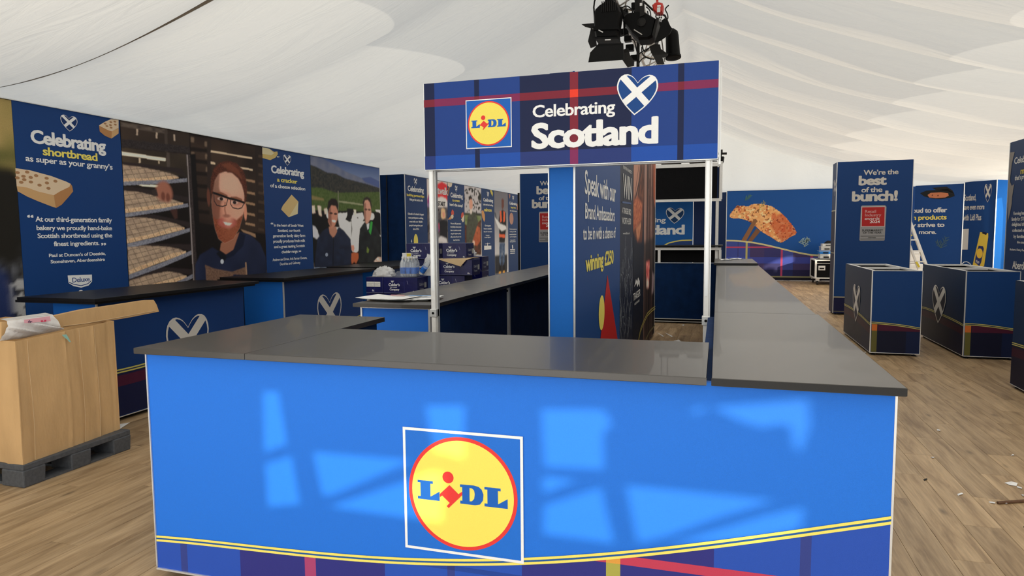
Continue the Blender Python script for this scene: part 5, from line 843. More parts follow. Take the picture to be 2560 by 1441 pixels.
b.poly([(0.557,1.504),(0.691,1.473),(0.67,1.413),(0.56,1.454)], (.01, .01, .03)); b.poly([(0.477,1.114),(0.596,1.102),(0.625,1.032),(0.569,0.647),(0.524,0.54),(0.389,0.64),(0.409,0.845)], (.02, .03, .12)); b.up(); qq = (0.513,0.898); b.ell(qq[0], qq[1], .085, .14, (.70, .45, .05), 20); b.text('Plus', *(0.42,0.514,0.621,0.092), (.5, .5, .55), .02); b.build('phone_picture', t, 'printed yellow telephone')
a3 = PLN['AN3']; board('wall_panel', a3, .01, a3.L, .03, 2.96, (.012, .16, .60), t, .05)
# right display wall (milk)
t = thing('display_wall', 'dark blue milk display wall cut by the right edge of the picture', 'display wall', (4.1, 8, 0)); pl = PLN['ML']
board('wall_panel', pl, 0, 2.4, .03, 2.85, (.004, .028, .10), t, .05); board('wall_panel', pl, 2.404, 6.5, .03, 2.85, (.004, .028, .10), t, .05); mb = MB(); mb.bar(pl.p(0, .03, 0), pl.p(0, 2.85, 0), .012); mb.build('edge_profile', M_alu, t)
b = Art(pl, .003)
for s_, q, c_ in (('Celebrating', (0.178,0.496,2.523,0.09), G), ('milk', (0.409,0.517,2.361,0.088), (.60, .46, .05)), ('that’s proper fresh', (0.224,0.526,2.286,0.065), G), ('Farming has been in our', (0.245,0.588,1.788,0.046), G), ('family for 271 years and are', (0.187,0.598,1.705,0.051), G), ('delighted that our milk is', (0.203,0.607,1.63,0.049), G), ('collected milk is bottled', (0.234,0.618,1.546,0.046), G), ('by families across', (0.287,0.628,1.459,0.046), G), ('the country.', (0.412,0.638,1.382,0.036), G), ('Robert, Dairy Farmer, Glasgow', (0.184,0.65,1.276,0.029), G), ('Aberdour', (0.297,0.681,1.019,0.108), G)):
    full = {'Celebrating': 2.2, 'milk': 2.6, 'that’s proper fresh': 2.3, 'Farming has been in our': 2.2, 'family for 271 years and are': 2.1, 'delighted that our milk is': 2.2, 'collected milk is bottled': 2.2, 'by families across': 1.9, 'the country.': 1.6, 'Robert, Dairy Farmer, Glasgow': 1.9, 'Aberdour': 1.55}[s_]; b.text(s_, q[0], q[0]+(q[1]-q[0])*full, q[2], q[3], c_, .02, .93)
b.build('lettering', t, 'white and yellow milk lettering'); b = Art(pl, .003); b.poly([(0.015,2.708),(0.173,2.698),(0.132,2.616),(0.092,2.519),(0.062,2.334),(0.07,2.275),(0.13,2.213),(0.214,2.234),(0.19,2.152),(0.167,2.053),(0.163,1.952),(0.125,1.837),(0.061,1.692),(0.035,1.986),(0.016,2.279),(-0.003,2.572)], (.22, .20, .18)); b.build('milk_splash', t, 'printed pale milk splash')

# plinths
def plinth(label, x0, x1, y0, y1, z1, fpl, spl, ftok, stok, group='open topped display plinths'):
    t = thing('display_plinth', label, 'plinth', ((x0+x1)/2, (y0+y1)/2, 0), group)
    mb = MB(); th = .012
    mb.box((x0+.004, y1-th, .03), (x1-.004, y1-.002, z1-.02)); mb.box((x1-th, y0+.006, .03), (x1-.002, y1-.002, z1-.02)); mb.box((x0+.006, y0+.006, .05), (x1-.006, y1-.006, .06)); mb.build('inner_panels', M_lamb, t)
    f = Pl((x0, y0), (x1, y0)); s = Pl((x0, y1), (x0, y0)); board('front_panel', f, 0, x1-x0, .03, z1, (.004, .046, .19), t, .006); board('side_panel', s, 0, y1-y0, .03, z1, (.004, .020, .062), t, .006)  # shade of the side painted in: its panel and tartan colours are darker
    fr = MB(); w = .045
    fr.box((x0+.006, y0+.006, z1-.022), (x1-.006, y0+w, z1)); fr.box((x0+.006, y1-w, z1-.022), (x1-.006, y1-.006, z1)); fr.box((x0+.006, y0+w, z1-.022), (x0+w, y1-w, z1)); fr.box((x1-w, y0+w, z1-.022), (x1-.006, y1-w, z1)); fr.box((x0+w, (y0+y1)/2-.03, z1-.03), (x1-w, (y0+y1)/2+.03, z1-.002)); fr.build('top_frame', M_white, t)
    mb = MB(); mb.bar((x0, y0, .03), (x0, y0, z1), .012); mb.bar((x1, y0, .03), (x1, y0, z1), .008); mb.bar((x0, y0, z1), (x1, y0, z1), .008); mb.bar((x0, y0-.001, .033), (x1, y0-.001, .033), .008); mb.bar((x0-.001, y0, .033), (x0-.001, y1, .033), .006); mb.build('trim_strip', M_alu, t)
    for a, b_ in ((x0+.05, y0+.05), (x1-.05, y0+.05), (x0+.05, y1-.05), (x1-.05, y1-.05)): MB().lathe((a, b_, 0), [(.028, 0), (.028, .008), (.012, .012), (.012, .031)], 10).build('foot', M_rub, t)
    for P_, L, crv in ((f, x1-x0, ftok), (s, y1-y0, stok)):
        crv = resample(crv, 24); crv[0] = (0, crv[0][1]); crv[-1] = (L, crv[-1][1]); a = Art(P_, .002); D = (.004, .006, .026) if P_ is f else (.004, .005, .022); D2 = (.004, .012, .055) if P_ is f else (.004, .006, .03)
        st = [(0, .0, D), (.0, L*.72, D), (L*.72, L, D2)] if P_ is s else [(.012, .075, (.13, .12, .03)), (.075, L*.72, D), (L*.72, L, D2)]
        cells(a, crv, .04, st, [], 0); a.up(); rc = (.07, .008, .03) if P_ is f else (.035, .005, .018)
        zz = max(c_[1] for c_ in crv)
        if P_ is f: cells(a, crv, z0r, [(.075, L, rc)], [], 0) if 0 else [a.m.add([P_.p(u_, min(v_, crv[0][1]-.03), a.k) for u_, v_ in ((c1[0], c1[1]-.02), (c2[0], c2[1]-.02))]+[P_.p(u_, max(.05, crv[0][1]-.115), a.k) for u_ in (c2[0], c1[0])], [(0, 1, 2, 3)], rc) for c1, c2 in zip(crv[:-1], crv[1:]) if c1[0] > .07]; a.rect(.012, crv[0][1]-.115, .075, crv[0][1]-.035, (.62, .16, .03))
        else: band(a, crv, .05, .14, rc)
        a.up(); band(a, crv, 0, .027, (.01, .02, .08)); a.up(); yy = (.55, .50, .14); band(a, crv, 0, .009, yy); band(a, crv, .018, .027, yy); a.build('tartan_border', t, 'tartan border with yellow lines')
    return t, f, s
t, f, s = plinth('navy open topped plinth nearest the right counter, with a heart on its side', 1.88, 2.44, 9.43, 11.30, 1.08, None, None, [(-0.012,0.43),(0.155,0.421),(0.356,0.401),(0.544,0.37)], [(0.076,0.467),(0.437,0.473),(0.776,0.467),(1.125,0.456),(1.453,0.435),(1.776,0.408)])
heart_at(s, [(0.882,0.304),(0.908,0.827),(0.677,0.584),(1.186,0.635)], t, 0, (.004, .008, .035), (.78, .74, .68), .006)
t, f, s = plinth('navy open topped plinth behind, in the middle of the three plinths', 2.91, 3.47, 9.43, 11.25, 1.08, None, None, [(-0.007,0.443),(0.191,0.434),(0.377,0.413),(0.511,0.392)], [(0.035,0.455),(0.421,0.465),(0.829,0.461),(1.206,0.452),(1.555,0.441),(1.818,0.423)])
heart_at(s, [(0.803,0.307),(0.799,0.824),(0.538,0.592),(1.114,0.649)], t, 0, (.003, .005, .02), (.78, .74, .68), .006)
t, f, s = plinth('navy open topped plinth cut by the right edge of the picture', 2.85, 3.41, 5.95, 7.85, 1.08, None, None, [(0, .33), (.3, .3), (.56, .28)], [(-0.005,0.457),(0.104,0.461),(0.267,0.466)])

# ------------------------------------------------------------------ counters along the left wall
def wall_counter(label, yf, yb, x1, xw, group=None, heart=None, crv=None, col=None, z=HC):
    t = thing('side_counter', label, 'counter', ((x1+xw)/2, (yf+yb)/2, 0), group); zt = z-TH-.02
    MB().box((xw+.01, yf+.01, .04), (x1-.012, yb-.01, zt)).build('carcass', M_navy, t)
    f = Pl((xw, yf), (x1, yf)); s = Pl((x1, yf), (x1, yb)); board('front_panel', f, 0, x1-xw, .04, zt, (.010, .15, .60), t, .008); board('side_panel', s, 0, yb-yf, .04, zt, (.004, .038, .17), t, .008)
    mb = MB(); mb.bar((x1, yf, .04), (x1, yf, zt), .014); mb.bar((x1, yf, zt-.004), (x1, yb, zt-.004), .006); mb.bar((x1, yf, .04), (x1, yb, .04), .008); mb.build('trim_strip', M_alu, t)
    for q in ((xw+.1, yf+.1), (x1-.08, yf+.1), (x1-.08, yb-.1)): MB().lathe((q[0], q[1], 0), [(.028, 0), (.028, .008), (.012, .012), (.012, .041)], 10).build('foot', M_rub, t)
    if crv:
        crv = resample(crv, 20); crv[0] = (0, crv[0][1]); crv[-1] = (yb-yf, crv[-1][1]); a = Art(s, .002); cells(a, crv, .05, [(0, yb-yf, (.006, .010, .055))], [], 0); a.up(); band(a, crv, .055, .15, (.07, .008, .035)); a.up(); band(a, crv, 0, .035, (.02, .03, .10)); a.up(); band(a, crv, 0, .012, (.62, .58, .14)); band(a, crv, .023, .035, (.62, .58, .14)); a.build('tartan_border', t, 'tartan border with yellow lines')
    if heart: heart_at(s, heart, t, 0, DARKBLUE, (.62, .61, .58), .003)
    return t
PLN['LAs'] = Pl((-4.92, 4.28), (-4.92, 6.1))
lac = [(0.21,0.457),(0.361,0.455),(0.562,0.46)]; lac = [(u-.08, v) for u, v in lac]; lac = lac+[(1.8, lac[-1][1]+.04)]
lh = [(1.048,0.498),(1.069,0.824),(0.788,0.71),(1.34,0.63)]
la_t = [(1.056,0.623),(1.069,0.824),(0.788,0.71),(1.34,0.63)]
hw = lh[3][0]-lh[2][0]; LHT = [(0, lh[1][1]-hw*1.02), (0, lh[1][1]), (lh[2][0]-.08, 0), (lh[3][0]-.08, 0)]
wall_counter('navy counter against the left wall, nearest, behind the cardboard box', 4.28, 6.08, -4.92, -5.40, None, LHT, lac)
def wtop(label, x0, x1, y0, y1, z=HC):
    t = thing('worktop', label, 'worktop', ((x0+x1)/2, (y0+y1)/2, z-TH))
    MB().box((x0, y0, z-TH), (x1, y1, z)).build('board', M_lamb, t, bevel=.002); MB().box((x0-.06, y0+.03, z-TH-.02), (x1-.03, y1-.03, z-TH)).build('sub_board', M_edge, t)
wtop('black worktop on the nearest counter by the left wall', -5.62, -4.78, 4.14, 6.17)
lh = [(1.011,0.382),(1.036,0.821),(0.74,0.68),(1.322,0.677)]; hw = lh[3][0]-lh[2][0]
wall_counter('navy counter against the left wall below the cheese print', 6.76, 8.62, -4.90, -5.46, None, [(0, lh[1][1]-hw*1.0), (0, lh[1][1]), (lh[2][0]-.06, 0), (lh[3][0]-.06, 0)], [(u-.06, v) for u, v in [(1.451,0.465),(1.605,0.462),(1.808,0.452)][:0]] or [(0, .27), (.9, .36), (1.86, .45)])
wtop('black worktop on the counter below the cheese print', -5.70, -4.80, 6.64, 8.80)
wall_counter('farthest navy counter against the left wall below the farmers print', 9.25, 11.3, -4.90, -5.5)
wtop('black worktop on the farthest counter by the left wall', -5.80, -4.80, 9.1, 11.4)

# ================================================================== CARDBOARD BOX ON ITS PALLET
PX0, PX1, PY0, PY1 = -5.40, -4.24, 3.07, 3.87
t = thing('pallet', 'dark grey plastic pallet under the big cardboard box at the left', 'pallet', (-4.8, 3.45, 0))
mb = MB()
for x in (-5.40, -4.88, -4.37):
    for y in (3.06, 3.39, 3.73): pass
MB().box((PX0-.01, PY0-.01, .112), (PX1+.035, PY1+.01, .15)).build('deck', M_pal, t, bevel=.006)
for x in (-5.40, -4.90, -4.40):
    for y in (3.06, 3.395, 3.73):
        o = MB(); o.add([(x, y, 0), (x+.195, y, 0), (x+.195, y+.145, 0), (x, y+.145, 0), (x+.01, y-.004, .113), (x+.20, y-.004, .113), (x+.20, y+.15, .113), (x+.01, y+.15, .113)], [(3, 2, 1, 0), (4, 5, 6, 7), (0, 1, 5, 4), (1, 2, 6, 5), (2, 3, 7, 6), (3, 0, 4, 7)]); o.build('block', M_pal, t, bevel=.008)
mb = MB()
for y in (3.06, 3.40, 3.745): mb.box((PX0, y+.02, .0), (PX1-.02, y+.12, .018))
mb.build('runner', M_pal, t)
for x in (-5.38, -4.88, -4.36): MB().box((x+.03, PY0+.12, .0), (x+.15, PY1-.12, .016)).build('cross_runner', M_pal, t)
t = thing('cardboard_box', 'large open brown cardboard box standing on the grey plastic pallet', 'box', (-4.8, 3.45, .15))
zl, zr = .945, .972
def crease(mb, p, q, w=.006): mb.bar(p, q, w, w*.5)
def wallsheet(a, b, za, zb, n=26, m=14, amp=.006, seed=1, name='side_panel', mm=None, th=.007, creases=()):
    r = random.Random(seed); mb = MB(); a, b = Vector(a), Vector(b); d = (b-a); nn = Vector((d.y, -d.x, 0)).normalized(); ph = [r.uniform(0, 6) for _ in range(6)]
    def pt(i, j, off):
        f, g = i/n, j/m; z = .15+(za+(zb-za)*f-.15)*g; o = amp*(math.sin(f*7+ph[0])*math.sin(g*3+ph[1])+.5*math.sin(f*19+ph[2]+g*4))
        for cf, cd in creases: o -= cd*math.exp(-((f-cf-.012*math.sin(g*5))/.012)**2)
        return Vector((a.x+d.x*f, a.y+d.y*f, z))+nn*(o+off)
    for off in (0, -th):
        for j in range(m+1):
            for i in range(n+1): mb.v.append(tuple(pt(i, j, off)))
    k = (n+1)*(m+1); F_ = []
    for j in range(m):
        for i in range(n): q = j*(n+1)+i; F_.append((q, q+1, q+n+2, q+n+1)); F_.append((q+k+n+1, q+k+n+2, q+k+1, q+k))
    for i in range(n): q = m*(n+1)+i; F_.append((q, q+1, q+1+k, q+k)); F_.append((i+k, i+1+k, i+1, i))
    for j in range(m): q = j*(n+1); F_.append((q, q+n+1, q+n+1+k, q+k)); q += n; F_.append((q+k, q+n+1+k, q+n+1, q))
    mb.f = F_; mb.c = [None]*len(F_); return mb.build(name, mm or M_card, t, smooth=True)
c0, c1, c2_, c3_ = (-4.215, 3.075, 0), (-4.285, 3.865, 0), (-5.38, 3.865, 0), (-5.38, 3.075, 0)
wallsheet(c0, c1, zl, zr, 60, 16, .004, 3, creases=((.10, .004), (.46, -.006), (.60, .006), (.765, -.007), (.93, .005)))
wallsheet(c3_, c0, zl, zl, 30, 12, .006, 4, creases=((.90, -.008), (.82, .006))); wallsheet(c1, c2_, zr, zr, 12, 6, .003, 5); wallsheet(c2_, c3_, zr, zl, 12, 6, .003, 6)
for f_, w_ in ((.60, .004), (.765, .005), (.10, .004)): MB().tube([(c0[0]+(c1[0]-c0[0])*(f_+.010*math.sin(g_*5)+.012*g_)+.004, c0[1]+(c1[1]-c0[1])*(f_+.010*math.sin(g_*5)+.012*g_), .16+(zl+(zr-zl)*f_-.17)*g_) for g_ in [i/10 for i in range(11)]], w_*.4, 5).build('fold_line', M_cardl, t)
MB().box((-5.37, 3.09, .151), (-4.30, 3.85, .160)).build('bottom', M_card, t)
mb = MB(); mb.add([(-4.218, 3.12, .50), (-4.222, 3.125, .945), (-4.214, 3.075, .945), (-4.206, 3.075, .16), (-4.209, 3.14, .16)], [(0, 1, 2, 3, 4)]); 
g = MB(); sp_ = [(3.399,0.939),(3.431,0.938),(3.442,0.921),(3.463,0.879),(3.449,0.884),(3.436,0.902),(3.42,0.915)]
g.add([(-4.226, y, z) for y, z in sp_], [tuple(range(len(sp_)))], (.30, .55, .48)); g.build('torn_label', M_print, t, label='torn pale green label', recalc=False)
t = thing('cardboard_sleeve', 'long flat cardboard sleeve lying across the open box, its end jutting right', 'cardboard', (-4.4, 3.7, .97))
A_ = [(3.095,1.063),(3.178,1.058),(3.477,1.062),(3.674,1.079),(3.967,1.084),(4.225,1.091),(4.309,1.084),(4.336,1.042),(4.357,0.983),(4.085,0.971),(3.879,0.967),(3.667,0.971),(3.529,0.968),(3.348,0.958),(3.188,0.959),(3.087,0.953)]
n = len(A_); th = .05; mb = MB(); mb.v = [(-4.35, y, z) for y, z in A_]+[(-4.35-th, y, z-.004) for y, z in A_]; mb.f = [tuple(range(n)), tuple(range(n, 2*n))[::-1]]+[(i, i+n, (i+1) % n+n, (i+1) % n) for i in range(n)]; mb.c = [None]*len(mb.f); mb.build('sleeve', M_card, t, bevel=.003)
mb = MB(); e1 = [(3.513,0.979),(3.667,0.975),(3.914,0.982),(4.316,0.996)]; mb.tube([(-4.347, y, z) for y, z in e1], .003, 5); mb.build('fold_line', M_cardl, t)
t = thing('plastic_bag', 'crumpled white plastic bag with a pink label hanging over the box rim', 'bag', (-4.28, 3.3, .95))
BQ = [(3.126,1.066),(3.429,1.071),(3.481,0.949),(3.043,0.939)]
mb = MB(); r = random.Random(4); n, m = 34, 20; wv = [(r.uniform(4, 15), r.uniform(4, 15), r.uniform(0, 6)) for _ in range(7)]
for j in range(m+1):
    for i in range(n+1):
        f, g = i/n, j/m; y = (BQ[3][0]*(1-f)+BQ[2][0]*f)*(1-g)+(BQ[0][0]*(1-f)+BQ[1][0]*f)*g; z = (BQ[3][1]*(1-f)+BQ[2][1]*f)*(1-g)+(BQ[0][1]*(1-f)+BQ[1][1]*f)*g
        b_ = sum(math.sin(f*a+g*b+c) for a, b, c in wv)/7; hump = math.sin(math.pi*g)**.6; mb.v.append((-4.345+.055*hump*(.6+.7*abs(b_))+.02*b_, y+.01*b_, z+.012*b_*(1-g)))
mb.f = [(j*(n+1)+i, j*(n+1)+i+1, (j+1)*(n+1)+i+1, (j+1)*(n+1)+i) for j in range(m) for i in range(n)]
k = len(mb.v); mb.v += [(-4.40, BQ[0][0], BQ[0][1]+.01), (-4.40, BQ[1][0], BQ[1][1]+.01)]; mb.f += [(m*(n+1), m*(n+1)+n, k+1, k)]; mb.c = [None]*len(mb.f); mb.build('sheet', M_bag, t, smooth=True, recalc=False)
LQ = [(3.196,1.066),(3.373,1.068),(3.376,1.034),(3.196,1.043)]
g = MB(); g.add([(-4.288, y, z) for y, z in LQ], [(0, 1, 2, 3)], (.80, .42, .48)); g.build('pink_label', M_print, t, recalc=False, label='pink printed label')
b = Art(Pl((-4.286, 0), (-4.286, 1)), .0); tx = [(3.22,1.041),(3.249,1.042),(3.306,1.036),(3.343,1.038)]
b.text('fr', tx[0][0], tx[1][0], tx[0][1], .016, (.05, .02, .08)).text('u', tx[2][0], tx[3][0], tx[2][1], .016, (.70, .05, .12), .04); b.build('label_lettering', t)

# ================================================================== ICE CREAM CARTONS
CW, CD, CH = .40, .27, .192
def carton(x, y, z, label, w=CW, d=CD, open_=False, side=True, lab=False, group='stacked ice cream cartons'):
    t = thing('carton', label, 'carton', (x+w/2, y+d/2, z), group)
    MB().box((x, y, z), (x+w, y+d, z+CH-.003)).build('body', M_carton, t, bevel=.004)
    mb = MB(); mb.box((x+.01, y-.0012, z+CH-.05), (x+w-.01, y+.001, z+CH-.048), (.02, .03, .22)); f = Pl((x, y), (x+w, y)); b = Art(f, .0015); Wc = (.75, .76, .78)
    if lab:
        for u in (.04, .40): b.rect(w*u, z+.075, w*u+.10, z+.135, (.80, .80, .76)); b.up(); [b.rect(w*u+.008, z+.085+.013*i, w*u+.092-.02*(i % 2), z+.088+.013*i, (.35, .35, .33)) for i in range(3)]
        b.text('flc', w*.36, w*.48, z+.02, .022, Wc)
    else:
        b.text('Calder’s', w*.16, w*.16+.145, z+.088, .032, Wc, .03, .9); b.text('ice cream', w*.20, w*.20+.09, z+.068, .012, Wc); b.text('Company', w*.19, w*.19+.125, z+.036, .024, Wc, .03, .9); b.ell(w*.16+.05, z+.138, .014, .010, Wc, 14); b.rect(w*.16+.03, z+.142, w*.16+.07, z+.150, Wc)
        b.line([(w*.70, z+.15), (w*.73, z+.11)], .004, (.3, .32, .5)); b.text('flc', w*.86, w*.94, z+.016, .018, Wc)
    b.line([(.004, z+.006), (w-.004, z+.006)], .002, (.3, .32, .5)); b.line([(w*.62 if not lab else w*.5, z+.01), (w*.62 if not lab else w*.5, z+CH-.01)], .002, (.05, .07, .3)); b.build('front_print', t, 'white carton lettering')
    s = Pl((x+w, y), (x+w, y+d)); b = Art(s, .0015); b.text('Calder’s', .05, .17, z+.09, .03, (.35, .36, .42), .03, .9); b.text('Company', .06, .17, z+.04, .022, (.35, .36, .42), .03, .9); b.rect(.19, z+.06, .25, z+.12, (.45, .45, .42)); b.build('side_print', t, 'pale carton lettering')
    mb = MB(); mb.box((x+w*.5-.025, y-.001, z+CH-.0035), (x+w*.5+.025, y+d+.001, z+CH-.002)); mb.build('tape', M_clear if 0 else M_shrink, t)
    return t
t = thing('pallet', 'low wooden pallet hidden under the stacked navy cartons', 'pallet', (-3.45, 7.5, 0)); 
for y in (7.10, 7.35, 7.62, 7.9, 8.2, 8.5): MB().box((-4.02, y, .09), (-2.92, y+.12, .12)).build('slat', M_cardl, t)
for x in (-4.0, -3.5, -3.02): MB().box((x, 7.1, 0), (x+.1, 8.6, .09)).build('bearer', M_cardl, t)
zz = .12
stk = ['bottom', 'second', 'third', 'fourth', 'topmost']
for k in range(5):
    z = zz+k*(CH+.003)
    carton(-3.995, 7.10, z, 'navy carton with white address labels, %s of the front left stack' % stk[k], .225, .30, lab=True)
    carton(-3.762, 7.09, z, 'navy carton with white logo, %s of the front middle stack' % stk[k], .44, .30)
for k in range(5):
    z = zz+k*(CH+.003)
    carton(-3.30 if k < 4 else -3.30, 7.52, z, 'navy carton, %s level in the stack behind the gantry post' % stk[k])
carton(-3.60, 7.45, zz+5*(CH+.003)-.0, 'navy logo carton in the upper left of the stack, beside the white post', .36, .28)
carton(-3.62, 7.43, zz+6*(CH+.003), 'highest left navy logo carton, left of the white post', .36, .28)
carton(-3.235, 7.50, zz+5*(CH+.003), 'open navy carton with a brown flap, under the highest right carton', .44, .28)
carton(-3.20, 7.56, zz+6*(CH+.003), 'highest right navy logo carton, right of the white post', .31, .26, group=None)
for k, (x, y, lv) in enumerate([(-3.36, 8.42, 3), (-3.36, 8.42, 4), (-3.36, 8.42, 5)]): carton(x, y, zz+lv*(CH+.003), 'rear right navy carton, level %s of the back stack' % ('four', 'five', 'six')[k], .36, .28)
for lv in range(3): carton(-3.36, 8.42, zz+lv*(CH+.003), 'rear right navy carton hidden low in the back stack, level %s' % ('one', 'two', 'three')[lv], .36, .28)
t = thing('cardboard_flap', 'brown cardboard sheet folded over the open navy carton', 'cardboard', (-3.0, 7.6, 1.29)); z = zz+6*(CH+.003)
mb = MB(); mb.add([(-3.24, 7.49, z+.001), (-2.80, 7.52, z+.012), (-2.80, 7.80, z+.012), (-3.24, 7.80, z+.001), (-3.19, 7.45, z-.008), (-2.92, 7.44, z-.085), (-2.86, 7.47, z-.01)], [(0, 1, 2, 3), (0, 4, 5, 6, 1)]); mb.v += [(a, b_+.004, c-.003) for a, b_, c in mb.v[:7]]; mb.f += [(10, 9, 8, 7), (8, 13, 12, 11, 7)]; mb.c += [None]*2; mb.build('sheet', M_cardl, t, recalc=False)
zt = zz+5*(CH+.003)
def bottle(x, y, z, label, tilt=None):
    t = thing('water_bottle', label, 'bottle', (x, y, z), 'shrink wrapped water bottles')
    MB().lathe((x, y, z), [(.028, 0), (.033, .008), (.033, .07), (.031, .075), (.033, .082), (.033, .15), (.030, .17), (.018, .20), (.0125, .212), (.0125, .226)], 14).build('bottle', M_clear, t, smooth=True)
    MB().lathe((x, y, z), [(.0336, .035), (.0338, .037), (.0338, .105), (.0336, .107)], 14).build('label_band', M_blab, t, smooth=True)
    MB().lathe((x, y, z), [(.0155, .212), (.0155, .232), (.014, .235)], 12).build('cap', M_paper, t)
M_blab = mat('blue_bottle_label', (.02, .16, .62), .4, noise=(30, .25))
nm = ['front left', 'front middle', 'front right', 'rear left', 'rear middle', 'rear right']
for k in range(6): bottle(-3.53+.070*(k % 3), 7.15+.072*(k//3), zt+.001, 'clear water bottle with blue label, %s of the six-pack' % nm[k])
t = thing('water_bottle', 'toppled water bottle in shrink wrap, right of the six-pack', 'bottle', (-3.30, 7.2, zt), 'shrink wrapped water bottles')
ax = Vector((.55, -.15, .62)); MB().lathe((-3.335, 7.22, zt+.035), [(.028, 0), (.033, .008), (.033, .15), (.018, .19), (.0125, .21)], 14, axis=ax).build('bottle', M_clear, t, smooth=True); MB().lathe(Vector((-3.335, 7.22, zt+.035))+ax.normalized()*.03, [(.0338, 0), (.0338, .07)], 14, axis=ax).build('label_band', M_blab, t, smooth=True)
def crumple(name, label, cat, c, rx, ry, rz, m, seed, group=None, n=22):
    t = thing(name, label, cat, (c[0], c[1], c[2]), group); mb = MB(); r = random.Random(seed); wv = [(r.uniform(2, 6), r.uniform(2, 7), r.uniform(0, 6)) for _ in range(8)]
    for j in range(n//2+1):
        for i in range(n):
            a = 2*math.pi*i/n; g = j/(n/2)*math.pi/2; k = .75+.34*sum(abs(math.sin(a*round(p)+g*q_+s_)) for p, q_, s_ in wv)/8*1.1+.10*r.uniform(-1, 1); mb.v.append((c[0]+rx*k*math.cos(a)*math.cos(g), c[1]+ry*k*math.sin(a)*math.cos(g), c[2]+rz*k*math.sin(g)+.001))
    mb.f = [(j*n+i, j*n+(i+1) % n, (j+1)*n+(i+1) % n, (j+1)*n+i) for j in range(n//2) for i in range(n)]; mb.c = [None]*len(mb.f); mb.build('crumpled_sheet', m, t, smooth=True); return t
crumple('plastic_bag', 'crumpled white and pink carrier bag on the front left carton', 'bag', (-3.80, 7.2, zt), .14, .10, .115, M_bag, 11)
crumple('plastic_bag', 'flat clear plastic wrapper beside the water bottles', 'bag', (-3.59, 7.16, zt), .06, .06, .06, M_shrink, 12)
crumple('plastic_bag', 'white plastic lump right of the bottles behind the post', 'bag', (-3.30, 7.40, zt+.0), .09, .05, .24, M_bag, 15)
crumple('plastic_bag', 'white bag lying behind the highest navy cartons', 'bag', (-3.22, 8.55, zz+6*(CH+.003)), .09, .07, .12, M_bag, 18)
t = thing('shrink_wrap', 'clear shrink wrap around the six-pack of water bottles', 'plastic wrap', (-3.46, 7.2, zt)); MB().box((-3.566, 7.113, zt+.002), (-3.354, 7.258, zt+.17)).build('film', M_shrink, t, bevel=.02)
t = thing('folded_card', 'small white and gold card standing behind the water bottles', 'card', (-3.60, 7.42, zt)); MB().box((-3.66, 7.40, zt), (-3.54, 7.405, zt+.27)).build('card', M_paper, t); MB().box((-3.60, 7.397, zt+.16), (-3.545, 7.4, zt+.265)).build('gold_print', M_yel, t)

# ================================================================== LIGHTING TRUSS
t = thing('lighting_truss', 'aluminium lattice truss running away under the roof above the sign', 'truss', (-1.1, 12, 4.4))
CHD = [(-1.23, 4.40), (-.94, 4.40), (-1.085, 4.66)]
for x, z in CHD: MB().tube([(x, 7.0, z), (x, 18.2, z)], .024, 10).build('chord', M_chrome, t, smooth=True)
br = []
for k in range(28):
    y = 7.05+k*.4
    for (a, b_) in ((0, 1), (1, 2), (2, 0)):
        p, q = CHD[a], CHD[b_]
        if k % 2: p, q = q, p
        MB().tube([(p[0], y, p[1]), (q[0], y+.4, q[1])], .011, 6).build('lacing', M_chrome, t, smooth=True)
for k, y in enumerate((7.0, 10.3, 13.4, 18.1)):
    mb = MB()
    for a, b_ in ((0, 1), (1, 2), (2, 0)): mb.tube([(CHD[a][0], y, CHD[a][1]), (CHD[b_][0], y, CHD[b_][1])], .018, 8)
    mb.build('end_frame', M_chrome, t)
t2 = thing('truss_sling', 'pair of steel slings holding the truss to the tent ridge', 'sling', (-1.085, 9, 4.66))
for y in (9.6, 16.5): MB().tube([(-1.085, y, 4.69), (-1.02, y, 5.32)], .008, 6).build('sling', M_dark, t2)
Y8 = 8.0
ZX = lambda pts: pts
t = thing('stage_lamp', 'big black stage lamp pointing down with open barn doors, leftmost on the truss', 'lamp', (-1.24, 8, 3.9))
ol = [(-1.258,4.253),(-1.177,4.25),(-1.168,4.213),(-1.125,4.18),(-1.087,4.076),(-1.107,3.949),(-1.118,3.837),(-1.112,3.783),(-1.368,3.797),(-1.389,3.902),(-1.392,4.055),(-1.38,4.133),(-1.334,4.174),(-1.27,4.206)]
MB().prism(ol, 7.80, 8.06, 'y', .10).build('housing', M_black, t)
for k in range(8):
    q = [(-1.293,4.198),(-1.142,4.182),(-1.281,4.081),(-1.15,4.071)]; x = q[0][0]+(q[1][0]-q[0][0])*k/7; MB().box((x-.004, 7.785, q[2][1]), (x+.004, 7.805, q[0][1])).build('cooling_fin', M_dark, t)
fr = [(-1.392,3.93),(-1.101,3.909),(-1.101,3.869),(-1.389,3.89),(-1.374,3.809),(-1.106,3.791),(-1.106,3.768),(-1.368,3.789)]; MB().prism(fr[:4], 7.77, 8.08, 'y').build('lens_ring', M_black, t); MB().prism(fr[4:], 7.77, 8.08, 'y').build('lens_ring', M_black, t)
q = [(-1.326,3.879),(-1.277,3.849),(-1.254,3.763),(-1.189,3.76)]; MB().tube([(q[0][0], 7.76, q[0][1]), (q[1][0], 7.76, q[1][1])], .006, 6).build('bright_handle', M_white, t); MB().tube([(q[2][0], 7.76, q[2][1]), (q[3][0], 7.76, q[3][1])], .007, 6).build('bright_handle', M_white, t)
def leaf(pts, y0, y1, t, m=None): MB().prism(pts, y0, y1, 'y').build('barn_door', m or M_black, t)
leaf([(-1.325,3.723),(-1.044,3.704),(-1.037,3.523),(-1.44,3.528),(-1.42,3.632)], 7.74, 7.75, t)
